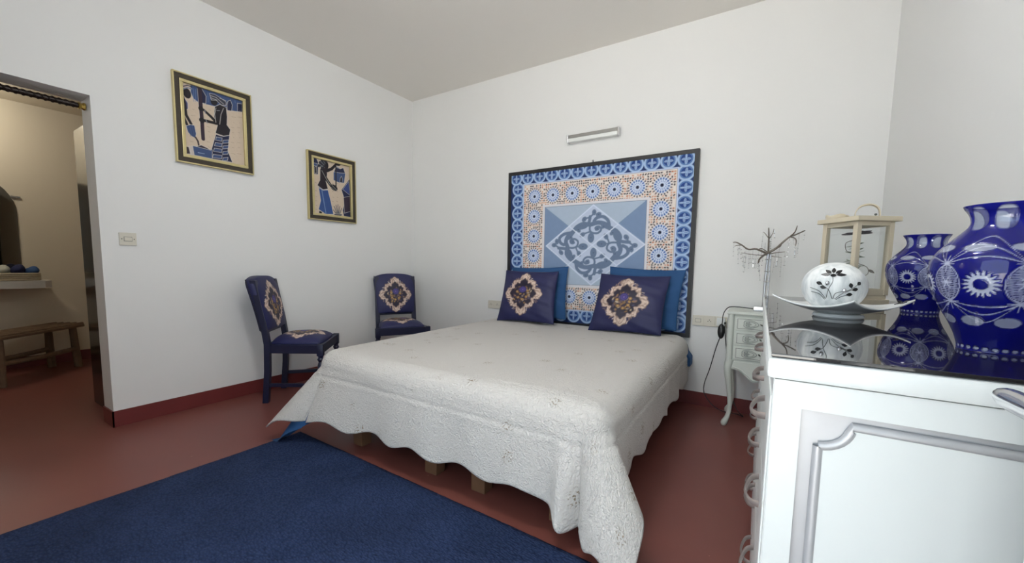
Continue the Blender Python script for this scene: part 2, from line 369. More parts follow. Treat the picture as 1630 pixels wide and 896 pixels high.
def grid_faces(nx, ny, off=0):
    i = np.arange(nx-1); j = np.arange(ny-1); I, J = np.meshgrid(i, j)
    a = (J*nx+I).ravel()+off
    return np.stack([a, a+1, a+nx+1, a+nx], 1)
def np_mesh(name, V, F, m, parent=None, col=None, colname='print', uv=None, smooth=True, extra_faces=None):
    me = bpy.data.meshes.new(name)
    V = np.asarray(V, float); F = np.asarray(F, int)
    me.vertices.add(len(V)); me.vertices.foreach_set('co', V.ravel())
    me.loops.add(F.size); me.loops.foreach_set('vertex_index', F.ravel())
    me.polygons.add(len(F)); me.polygons.foreach_set('loop_start', np.arange(0, F.size, 4)); me.polygons.foreach_set('loop_total', np.full(len(F), 4))
    me.update(calc_edges=True)
    me.polygons.foreach_set('use_smooth', np.full(len(F), smooth))
    if col is not None:
        a = me.color_attributes.new(colname, 'FLOAT_COLOR', 'POINT')
        c4 = np.ones((len(V), 4)); c4[:, :3] = col; a.data.foreach_set('color', c4.ravel())
    if uv is not None:
        l = me.uv_layers.new(name='UVMap'); l.data.foreach_set('uv', np.asarray(uv)[F.ravel()].ravel())
    me.materials.append(m); me.validate()
    o = bpy.data.objects.new(name, me); C.objects.link(o)
    if parent is not None: o.parent = parent
    return o
def closed_slab(P, Q):                 # two (ny,nx,3) sheets joined round the rim; front P carries the print
    ny, nx = P.shape[:2]; n = nx*ny
    V = np.concatenate([P.reshape(-1, 3), Q.reshape(-1, 3)])
    F = [grid_faces(nx, ny), grid_faces(nx, ny, n)[:, ::-1]]
    rim = list(range(nx-1)) + [nx-1+j*nx for j in range(ny-1)] + [n-1-i for i in range(nx-1)] + [(ny-1-j)*nx for j in range(ny-1)]
    rim.append(rim[0]); rim = np.array(rim)
    F.append(np.stack([rim[1:], rim[:-1], rim[:-1]+n, rim[1:]+n], 1))
    return V, np.concatenate(F)

# ------------------------------------------------------------------ the room
RX, RH, YR = 4.1318, 2.9635, -3.62
DY, DH, TH = -2.7265, 2.0957, 0.19       # doorway in the left wall
g = G().box(-2.9, RX+.2, YR-.2, 0.15, -0.12, 0).box(-2.9, -.0, -5.1, YR-.2, -.12, 0); struct(obj('floor', g, M_floor))
g = G().box(0, RX, YR, 0, RH, RH+.1); struct(obj('ceiling', g, M_ceil))
g = G().box(0, RX+.15, 0, 0.15, 0, RH); struct(obj('wall_back', g, M_wall))
g = G().box(RX, RX+.15, YR, 0, 0, RH); struct(obj('wall_right', g, M_wall))
g = G().box(-TH, 0, DY, .15, 0, RH).box(-TH, 0, -3.48, DY, DH, RH).box(-TH, 0, -4.95, -3.48, 0, RH); struct(obj('wall_left', g, M_wall))
g = G().box(0, WX0, YR-.2, YR, 0, RH).box(WX1, RX+.15, YR-.2, YR, 0, RH).box(WX0, WX1, YR-.2, YR, WZ, RH); struct(obj('wall_rear', g, M_wall))
bh, bt = 0.106, 0.008
g = G().box(0, bt, DY-bt, 0, 0, bh).box(-TH, bt, DY-bt, DY, 0, bh); struct(obj('baseboard_left', g, M_base))
g = G().box(0, RX, -bt, 0, 0, bh); struct(obj('baseboard_back', g, M_base))
g = G().box(RX-bt, RX, -2.8, 0, 0, bh); struct(obj('baseboard_right', g, M_base))
# terrace outside the window
g = G().box(.01, 10, YR-9, YR-.2, -0.14, -0.02); struct(obj('terrace', g, mat('pale_paving', (198, 195, 190), 0.8)))
# French window frame in the rear wall
g = G()
for x in (WX0, WX1-.07): g.box(x, x+.07, YR-.13, YR-.06, 0, WZ)
g.box(WX0+.07, WX1-.07, YR-.13, YR-.06, WZ-.07, WZ)
struct(obj('window_1', g, M_white))

# the room beyond the doorway
HX, HY0, HY1, HH = -2.70, -4.95, -1.2, 2.62
g = G().box(HX-.15, HX, HY0, HY1, 0, HH); struct(obj('wall_far', g, M_beige))
g = G().box(HX-.15, -TH, HY1, HY1+.12, 0, HH); struct(obj('wall_far_right', g, M_beige))
g = G().box(HX-.15, -TH, HY0-.12, HY0, 0, HH); struct(obj('wall_far_left', g, M_beige))
g = G().box(HX-.15, -TH, HY0, HY1, HH, HH+.1); struct(obj('ceiling_far', g, M_beige))
g = G().box(HX, HX+bt, HY0, HY1, 0, bh); struct(obj('baseboard_far', g, M_base))

# ------------------------------------------------------------------ rug
nx, ny = 100, 120
xs = np.linspace(0, 1.97, nx); ys = np.linspace(0, 2.55, ny); X, Y = np.meshgrid(xs, ys)
z = 0.011 + 0.0012*np.sin(X*9+Y*5)*np.sin(Y*11-X*3) + np.random.randn(ny, nx)*0.0004
P = np.stack([X, -Y, z], -1); Q = np.stack([X, -Y, np.full_like(X, 0.001)], -1)
V, F = closed_slab(P, Q)
rug = np_mesh('rug', V, F[:, ::-1], M_rug); rug.location = (1.08, -2.095, 0); rug.rotation_euler = (0, 0, -0.028)
tag(rug, 'dark navy blue textured rug lying on the red floor at the foot of the bed', 'rug')

# ------------------------------------------------------------------ bed
BX0, BX1, BY0, BY1, BZ = 1.295, 3.035, -2.05, -0.06, 0.53
bed = thing('bed', 'low double bed on short wooden block feet under the white quilt', 'bed', ((BX0+BX1)/2, (BY0+BY1)/2, 0))
bo = Vector(bed.location)
def rel(g, o): g.v = [(v[0]-o[0], v[1]-o[1], v[2]-o[2]) for v in g.v]; return g
for x0, x1 in ((BX0+.01, 2.155), (2.165, BX1-.01)):
    obj('bed_base', rel(G().box(x0+.05, x1-.05, BY0+.10, BY1, .115, .27, ch=.008), bo), M_wood, bed)
obj('mattress', rel(G().box(BX0, BX1, BY0, BY1, .27, BZ, ch=.085), bo), M_mattress, bed, smooth=True)
for y in (-1.965, -1.05, -.2):
    for x in (1.525, 2.115, 2.42, 2.84):
        obj('foot', rel(G().box(x-.04, x+.04, y-.035, y+.035, 0, .115, ch=.004), bo), M_wood, bed)

def drape(x0, x1, yh, yf, top, oL, oR, oF, r, res, tails, hemwave, waves, pw=(.65, .75)):
    """sheet lying on a box: hangs over left, right and foot; corners fall as flared tails."""
    xa, xb, ya = x0+r, x1-r, yf+r
    s = np.arange(-oL, (xb-xa)+oR+res, res); t = np.arange(0, (yh-ya)+oF+res, res)
    S, T = np.meshgrid(s, t); Wd = xb-xa; Ld = yh-ya
    u = np.where(S < 0, -S, np.where(S > Wd, S-Wd, 0)); sgn = np.where(S < 0, -1, 1); v = np.where(T > Ld, T-Ld, 0)
    # scalloped hem: stretch the overhang a little, wave along the edge
    hv = 1+hemwave*np.cos(2*PI*(S+0.03)/0.305); hu = 1+hemwave*np.cos(2*PI*(T+.1)/0.305)
    v = np.where(u > 0, v*(1+hemwave*.2), v*hv); u = np.where(v > 0, u, u*hu)
    rho = np.hypot(u, v); phi = np.arctan2(v, np.maximum(u, 1e-9)); phi = np.where(rho < 1e-9, 0, phi)
    # soften the square corner
    rmax = 1.0/np.maximum(np.maximum(np.cos(phi)/np.where(sgn < 0, oL, oR), np.sin(phi)/oF), 1e-9)
    base_x = np.clip(S, 0, Wd); base_y = np.clip(T, 0, Ld)
    arc = r*PI/2
    th = np.clip(rho/r, 0, PI/2)
    h = r*np.sin(th); drop = r*(1-np.cos(th)); rest = np.maximum(rho-arc, 0)
    tau = np.zeros_like(rho); psi = phi.copy()
    both = (u > 0) & (v > 0)
    for sg, (tmax, ph0, cut) in ((-1, tails[0]), (1, tails[1])):
        k = both & (sgn == sg)
        q = phi/(PI/2); q = np.where(q < ph0, .5*q/ph0, .5+.5*(q-ph0)/(1-ph0))
        b = np.sin(PI*q)**pw[0 if sg < 0 else 1]
        tau = np.where(k, tmax*b, tau)
        rest = np.where(k, rest*(1-cut*(np.sin(2*phi)**2 if cut > 0 else np.clip(2.2*np.sin(2*phi), 0, 1))), rest)
    h = h + rest*np.sin(tau); drop = drop + rest*np.cos(tau)
    # folds in the hanging skirt
    for edge, amp, fr, ph in waves:
        if edge == 'F': k = (v > 0) & ~both; w = amp*np.sin(fr*S+ph)
        elif edge == 'R': k = (u > 0) & ~both & (sgn > 0); w = amp*np.sin(fr*T+ph)
        else: k = (u > 0) & ~both & (sgn < 0); w = amp*np.sin(fr*T+ph)
        h = h + np.where(k, (w+abs(amp)*.9)*np.clip(rest/.35, 0, 1.3), 0)
    # the foot of the sheet fans out towards the left-hand corner
    near = np.where(v > 0, np.exp(-(np.maximum(S, 0)/.26)**2), 0)*np.where(both & (sgn < 0), np.sin(phi)**1.2, np.where(both, 0, 1))
    fx = -.22*rest*near; fy = -.20*rest*near
    return S, T, u, v, rho, rest, h, drop, psi, sgn, both, base_x+xa, yh-base_y, top, fx, fy

def quilt():
    S, T, u, v, rho, rest, h, drop, psi, sgn, both, bx, by, top, fx, fy = drape(
        1.245, 3.070, -.13, -2.09, .567, .46, .40, .462, .10, .0085,
        ((math.radians(34), .40, .13), (math.radians(36), .38, -.06)), .035,
        (('F', .012, 2*PI/.62, .4), ('F', .006, 2*PI/.27, 1.0), ('R', .010, 2*PI/.42, .2), ('R', .005, 2*PI/.2, .2), ('L', .01, 2*PI/.5, 0)))
    # a deep pleat on the foot side just before the right corner, and one by the left
    fade = np.where(both, np.exp(-((PI/2-np.arctan2(v, np.maximum(u, 1e-9)))/.42)**2), 1.0)*(v > 0)*(sgn > 0)
    Sc = np.minimum(S, S.max()-.40)
    for xc, wd, am in ((1.565, .045, .085), (1.45, .06, -.02), (1.64, .03, -.03)):
        h = h + fade*am*np.exp(-((Sc-xc)/wd)**2)*np.clip(rest/.35, 0, 1.2)
    e = np.clip((S-1.49)/.09, 0, 1); e = e*e*(3-2*e)
    drop = drop + fade*np.clip(rest/.38, 0, 1)*(.085+.02*np.sin(S*40))*e
    z = top-drop
    # quilting seam that runs round the skirt below the edge
    dd = np.abs(rho-.205); seam = -.0045*np.exp(-(dd/.008)**2)+.0015*np.exp(-((rho-.225)/.012)**2)
    h = h + np.where(rho > .02, seam, 0)
    # soft undulation on top
    z = z + np.where(rho == 0, .006*np.sin(S*5.1+1)*np.sin(T*4.3)+.003*np.sin(S*11)*np.sin(T*9+2), 0)*np.clip(np.minimum(np.minimum(S, S.max()-S), T)/.1, 0, 1)
    X = bx+sgn*h*np.cos(psi)*(u > 0)+fx; Yy = by - h*np.where(u > 0, np.sin(psi), 1)*(v > 0)+fy
    fl = .016; spill = np.maximum(fl-z, 0); z = np.maximum(z, fl)
    X = X + sgn*spill*.7*np.cos(psi)*both; Yy = Yy - spill*.7*np.sin(psi)*both
    ny, nx = S.shape
    o = np_mesh('quilt', np.stack([X, Yy, z], -1).reshape(-1, 3), grid_faces(nx, ny)[:, ::-1], M_quilt, uv=np.stack([S, T], -1).reshape(-1, 2))
    md = o.modifiers.new('thickness', 'SOLIDIFY'); md.thickness = .007; md.offset = -1
    return tag(o, 'white stippled quilt with small embroidered sprigs draped over the bed to near the floor', 'bedspread')
quilt()

def sheet():
    S, T, u, v, rho, rest, h, drop, psi, sgn, both, bx, by, top, fx, fy = drape(
        1.270, 3.048, -.035, -2.065, .545, .42, .26, .40, .10, .02,
        ((math.radians(24), .52, -.30), (math.radians(8), .5, .35)), .0, (('R', .006, 2*PI/.3, 0),), pw=(.95, .75))
    z = np.maximum(top-drop, .0145)
    X = bx+sgn*h*np.cos(psi)*(u > 0)+fx; Yy = by-h*np.where(u > 0, np.sin(psi), 1)*(v > 0)+fy
    # behind the quilt's upper edge the sheet bulges out a little
    X = X + np.where((u > 0) & (sgn > 0) & (T < .16), .045*np.clip(rest/.06+.3, 0, 1), 0)
    ny, nx = S.shape
    o = np_mesh('bed_sheet', np.stack([X, Yy, z], -1).reshape(-1, 3), grid_faces(nx, ny)[:, ::-1], M_bluesheet)
    return tag(o, 'plain blue bed sheet showing under the left corner of the white quilt', 'sheet')
sheet()

# ------------------------------------------------------------------ floral medallion print
def medallion(c, cx, cy, sx, sy, seed=1):
    """cream rococo cartouche with a navy heart and a bouquet, half extents sx, sy."""
    rnd = random.Random(seed)
    px = c.px/sx
    x0 = cx-sx*1.15; k = c.sl(cx-sx*1.15, cx+sx*1.15, cy-sy*1.15, cy+sy*1.15)
    X = (c.X[k]-cx)/sx; Y = (c.Y[k]-cy)/sy; q = np.hypot(X, Y); t = np.arctan2(Y, X); px = c.px/min(sx, sy)
    def lobes(g):            # four round lobes, four shoulders, scalloped rim
        d = q-.73
        for a in range(4):
            d = np.minimum(d, np.hypot(X-.73*math.cos(a*PI/2), Y-.73*math.sin(a*PI/2))-.265)
            d = np.minimum(d, np.hypot(X-.58*math.cos(a*PI/2+PI/4), Y-.58*math.sin(a*PI/2+PI/4))-.235)
        return d-.022*np.cos(24*t)+g
    def put(d, col): c.blend(k, np.clip(.5-d/px, 0, 1), col)
    put(lobes(0), (122, 100, 92)); put(lobes(.035), (212, 190, 176))
    put(np.maximum(lobes(.10), -lobes(.135)), (172, 146, 132))
    for i in range(64):      # curling veins in the cream border
        a = 2*PI*i/64+rnd.uniform(-.03, .03); r1 = rnd.uniform(.84, .97)*(1-.16*math.sin(2*a)**2); r2 = r1-rnd.uniform(.05, .14)
        c.line([(cx+sx*r1*math.cos(a), cy+sy*r1*math.sin(a)), (cx+sx*r2*math.cos(a+.07), cy+sy*r2*math.sin(a+.07))], .028*sx, rnd.choice([(140, 114, 104), (168, 140, 126), (226, 208, 196)]))
    def heart():
        d = q-.52
        for a in range(4):
            d = np.minimum(d, np.hypot(X-.50*math.cos(a*PI/2), Y-.50*math.sin(a*PI/2))-.18)
            d = np.minimum(d, np.hypot(X-.43*math.cos(a*PI/2+PI/4), Y-.43*math.sin(a*PI/2+PI/4))-.165)
        return d-.018*np.cos(20*t)
    d = heart(); put(d-.035, (136, 112, 104)); put(d, (34, 27, 50))
    for a in range(4): c.ell(cx+sx*.66*math.cos(a*PI/2), cy+sy*.66*math.sin(a*PI/2), .045*sx, .07*sy, 0, (36, 28, 50))
    for i in range(70):      # bouquet
        a = rnd.uniform(0, 2*PI); r = .50*math.sqrt(rnd.random()); x = cx+sx*r*1.05*math.cos(a); y = cy+sy*(r*math.sin(a)*.85-.05)
        col = rnd.choice([(138, 104, 62), (168, 132, 78), (104, 80, 60), (178, 160, 134), (84, 72, 92), (124, 94, 88), (62, 56, 88), (44, 36, 60)])
        c.ell(x, y, rnd.uniform(.04, .085)*sx, rnd.uniform(.025, .05)*sx, rnd.uniform(0, 3), col)
    for r, col in ((.19, (48, 40, 104)), (.14, (76, 64, 140)), (.09, (54, 44, 112)), (.05, (104, 88, 160))): c.circ(cx-.02*sx, cy+.18*sy, r*sx, col)
    for dx, dy in ((-.2, -.2), (.02, -.28), (.22, -.16), (.26, .12), (-.28, .06)):
        c.circ(cx+dx*sx, cy+dy*sy, .075*sx, (138, 100, 58)); c.circ(cx+dx*sx, cy+dy*sy, .04*sx, (186, 152, 96))

NAVY = (30, 33, 80)

def cushion(name, label, cat, corners, thick, m, med=None, group=None, n=110, seed=1):
    TL, TR, BR, BL = [np.array(p, float) for p in corners]
    U, V = np.meshgrid(np.linspace(-1, 1, n), np.linspace(-1, 1, n))
    # sides pulled in between the pointed corners
    u = U*(1-.055*(1-V**2)); v = V*(1-.05*(1-U**2))
    a = (u+1)/2; b = (v+1)/2
    P = (BL*((1-a)*(1-b))[..., None]+BR*(a*(1-b))[..., None]+TR*(a*b)[..., None]+TL*((1-a)*b)[..., None])
    nrm = np.cross(TR-TL, TL-BL); nrm /= np.linalg.norm(nrm)
    if nrm[1] > 0: nrm = -nrm
    tk = thick*((1-np.abs(U)**2.6)*(1-np.abs(V)**2.6))**.55
    wr = .006*np.sin(7*U+9*V+seed)*np.sin(5*V-3*U)*(1-U**6)*(1-V**6) + .004*np.sin(23*V+6*U+seed)*np.clip(U, 0, 1)*(1-U**4)
    fr = P+nrm*(tk+wr)[..., None]; bk = P-nrm*(tk*.8)[..., None]-nrm*.002
    org = (TL+TR+BL+BR)/4; org[2] = min(BL[2], BR[2])
    Vv, F = closed_slab(fr-org, bk-org)
    col = None
    if med:
        c = Canvas(-1, 1, -1, 1, n, n, NAVY)
        medallion(c, med[0], med[1], med[2], med[3], seed)
        col = np.concatenate([c.c.reshape(-1, 3), np.tile(lin(NAVY), (n*n, 1))])
    o = np_mesh(name, Vv, F, m, col=col); o.location = org
    return tag(o, label, cat, group)

cushion('cushion', 'navy velvet cushion with cream floral medallion, nearer the room corner, left on the bed', 'cushion',
        [(1.415, -.155, 1.045), (1.975, -.155, 1.044), (2.018, -.33, .585), (1.425, -.33, .570)], .062, M_velvet, (-.10, .04, .72, .86), 'navy medallion cushions', seed=3)
cushion('cushion', 'navy velvet cushion with cream floral medallion, nearer the nightstand, right on the bed', 'cushion',
        [(2.368, -.155, 1.036), (2.925, -.155, 1.025), (2.905, -.33, .580), (2.330, -.33, .565)], .062, M_velvet, (-.10, .0, .72, .86), 'navy medallion cushions', seed=5)
cushion('pillow', 'plain blue pillow standing behind the left medallion cushion', 'pillow',
        [(1.43, -.068, 1.075), (2.03, -.068, 1.09), (2.06, -.165, .61), (1.42, -.165, .60)], .045, M_bluesheet, None, 'plain blue pillows', n=60)
cushion('pillow', 'plain blue pillow standing behind the right medallion cushion', 'pillow',
        [(2.415, -.068, 1.096), (3.02, -.068, 1.075), (2.985, -.165, .60), (2.40, -.165, .60)], .045, M_bluesheet, None, 'plain blue pillows', n=60, seed=4)

# ------------------------------------------------------------------ tile-pattern wall hanging
TX0, TX1, TZ0, TZ1 = 1.352, 3.062, .540, 2.003
hang = thing('wall_hanging', 'large black framed blue and white tile-pattern hanging behind the bed head', 'wall hanging', ((TX0+TX1)/2, -.02, TZ0))
ho = Vector(hang.location)
def tapestry():
    c = Canvas(TX0, TX1, TZ0, TZ1, 400, 342, (30, 52, 104))
    LB, MB_, DB, CR = (166, 192, 226), (98, 136, 194), (28, 50, 104), (226, 216, 210)
    def knot(x, z, ang, r=.061):
        c.circ(x, z, r, (38, 68, 132)); c.circ(x, z, r*.93, LB, .0155); c.circ(x, z, r*.70, MB_, .006)
        for k in range(3):
            t = ang+PI/2+(k-1)*1.45; L = r*.62 if k == 1 else r*.50
            c.ell(x+math.cos(t)*L*.55, z+math.sin(t)*L*.55, L*.55, L*.27, t, LB)
            c.line([(x+math.cos(t)*L*.25, z+math.sin(t)*L*.25), (x+math.cos(t)*L*.8, z+math.sin(t)*L*.8)], .0045, (58, 92, 158))
        t = ang-PI/2; c.ell(x+math.cos(t)*r*.34, z+math.sin(t)*r*.34, r*.34, r*.11, t, LB)
    zs = [1.835-.1165*i for i in range(11)]
    for z in zs: knot(1.463, z, PI/2); knot(2.975, z, -PI/2)
    for i in range(13): knot(1.440+.1275*i, 1.938, PI)
    for i in range(13): knot(1.440+.1275*i, .640, 0)
    # mosaic band
    x0, x1, z0, z1 = 1.530, 2.912, .693, 1.868
    c.poly([(x0-.012, z0-.012), (x1+.012, z0-.012), (x1+.012, z1+.012), (x0-.012, z1+.012)], (196, 210, 238))
    c.poly([(x0-.002, z0-.002), (x1+.002, z0-.002), (x1+.002, z1+.002), (x0-.002, z1+.002)], (70, 62, 82))
    c.poly([(x0, z0), (x1, z0), (x1, z1), (x0, z1)], CR)
    rnd = random.Random(4)
    xm = [1.645+.1925*i for i in range(7)]; zm = [1.752-.188*i for i in range(6)]
    step = .0205
    for i in range(int((x1-x0)/step)):
        for j in range(int((z1-z0)/step)):
            x = x0+.012+i*step; z = z0+.01+j*step
            if x > x1-.008 or z > z1-.008: continue
            col = rnd.choice([(190, 108, 72), (38, 30, 42), (214, 164, 140), (44, 36, 52), (40, 32, 44), (206, 150, 120), (232, 222, 216)])
            a = rnd.choice([0, PI/2, PI/4, -PI/4]); c.ell(x, z, .0092, .0056, a, col)
    for x in xm:
        for z in zm:
            c.circ(x, z, .083, CR)
            for k in range(20):
                t = 2*PI*k/20; c.ell(x+.074*math.cos(t), z+.074*math.sin(t), .0075, .0055, t, (36, 36, 66))
            c.circ(x, z, .064, (200, 212, 234))
            for k in range(16):
                t = 2*PI*(k+.5)/16; c.ell(x+.053*math.cos(t), z+.053*math.sin(t), .0095, .0058, t, (58, 96, 166))
            c.circ(x, z, .040, (214, 222, 238))
            for k in range(14):
                t = 2*PI*k/14; c.ell(x+.032*math.cos(t), z+.032*math.sin(t), .006, .0035, t, (84, 122, 186))
            c.circ(x, z, .021, (196, 210, 236)); c.circ(x, z, .0135, (24, 28, 58))
    # centre field
    fx0, fx1, fz0, fz1 = 1.762, 2.686, .925, 1.642
    c.poly([(fx0-.024, fz0-.024), (fx1+.024, fz0-.024), (fx1+.024, fz1+.024), (fx0-.024, fz1+.024)], (220, 218, 224))
    c.poly([(fx0-.003, fz0-.003), (fx1+.003, fz0-.003), (fx1+.003, fz1+.003), (fx0-.003, fz1+.003)], (58, 74, 104))
    Cx, Cz = 2.234, 1.281; PL, DK = (172, 188, 208), (122, 144, 178)
    cc = (Cx, Cz)
    c.poly([(fx0, fz1), (fx1, fz1), cc], PL); c.poly([(fx0, fz0), (fx1, fz0), cc], PL)
    c.poly([(fx0, fz0), (fx0, fz1), cc], DK); c.poly([(fx1, fz0), (fx1, fz1), cc], DK)
    ex, ez = .452, .352
    def A(a, b): return (Cx+a*ex, Cz+b*ez)
    c.poly([A(1, 0), A(0, 1), A(-1, 0), A(0, -1)], (188, 200, 222))
    WL = (210, 220, 238)
    GB = (104, 122, 150)
    for q in range(4):                    # the leaf scroll turns four times round the centre
        def Q(a, b):
            for _ in range(q): a, b = -b, a
            return A(a, b)
        def cv(pts, w, w2=None): c.curve([Q(*p) for p in pts], w, GB, w2)
        cv([(-.50, .20), (-.40, .36), (-.33, .47), (-.20, .54), (-.05, .52), (.10, .56), (.24, .52), (.34, .42), (.42, .36), (.5, .2)], .037)
        cv([(.02, .60), (.08, .68), (.20, .70), (.30, .60), (.33, .46)], .027)
        cv([(-.34, .46), (-.24, .44), (-.14, .48), (-.08, .58), (-.06, .72)], .027)
        cv([(-.05, .52), (-.06, .40), (-.02, .32), (.10, .30), (.17, .38), (.13, .46), (.06, .44), (.07, .38)], .017)
        cv([(-.05, .34), (-.16, .30), (-.20, .26)], .014); cv([(-.06, .70), (.02, .80)], .014); cv([(-.06, .70), (-.16, .68)], .013); cv([(-.04, .34), (-.02, .10)], .010)
        for a, b, r1, r2, t in ((-.03, .19, .045, .030, PI/2), (-.21, .27, .028, .02, .5), (.09, .41, .022, .018, 0), (-.18, .66, .026, .02, .8), (.02, .82, .026, .020, 1.6), (.11, .76, .026, .02, .2), (.40, .30, .03, .018, .7), (-.46, .22, .028, .016, 2.2)):
            x, z = Q(a, b); c.ell(x, z, r1, r2, t+q*PI/2, GB); c.circ(x, z, .005, (78, 94, 122))
    for p, q in (((1, 0), (0, 1)), ((0, 1), (-1, 0)), ((-1, 0), (0, -1)), ((0, -1), (1, 0))): c.line([A(*p), A(*q)], .011, WL)
    c.line([A(.5, .5), A(-.5, -.5)], .009, WL); c.line([A(-.5, .5), A(.5, -.5)], .009, WL)
    X = c.X-ho.x; Z = c.Y-ho.z
    yy = np.full_like(X, -.012)+.0015*np.sin(X*7)*np.sin(Z*5)
    P = np.stack([X, yy, Z], -1)
    np_mesh('printed_cloth', P.reshape(-1, 3), grid_faces(400, 342), M_print, hang, col=c.c.reshape(-1, 3))
tapestry()
fw_ = .032
fr = G().box(TX0, TX1, -.038, -.002, TZ1-fw_, TZ1).box(TX0, TX1, -.038, -.002, TZ0, TZ0+fw_).box(TX0, TX0+fw_, -.038, -.002, TZ0+fw_, TZ1-fw_).box(TX1-fw_, TX1, -.038, -.002, TZ0+fw_, TZ1-fw_)
obj('frame', rel(fr, ho), M_blackframe, hang)
obj('backing', rel(G().box(TX0+.01, TX1-.01, -.024, -.004, TZ0+.01, TZ1-.01), ho), M_blackframe, hang)
obj('hanging_hook', rel(G().tube([(2.205, -.004, 2.022), (2.205, -.016, 2.018), (2.205, -.02, 2.0)], .003).box(2.198, 2.212, -.005, -.001, 2.008, 2.03), ho), M_chrome, hang)

# ------------------------------------------------------------------ wall lamp over the hanging
lamp = thing('wall_lamp', 'slim horizontal chrome and white strip lamp on wall above the tile-pattern hanging', 'lamp', (2.207, 0, 2.21))
obj('housing', G().box(-.225, .225, -.055, -.001, .022, .050, ch=.004), mat('lamp_grey_metal', (158, 156, 152), .35, .4), lamp)
obj('diffuser', G().box(-.224, .224, -.058, -.004, -.012, .0215, ch=.008), M_diff, lamp, smooth=True)
for sx in (-1, 1): obj('end_cap', G().box(sx*.229-.006, sx*.229+.006, -.06, -.001, -.014, .052, ch=.003), M_chrome, lamp)

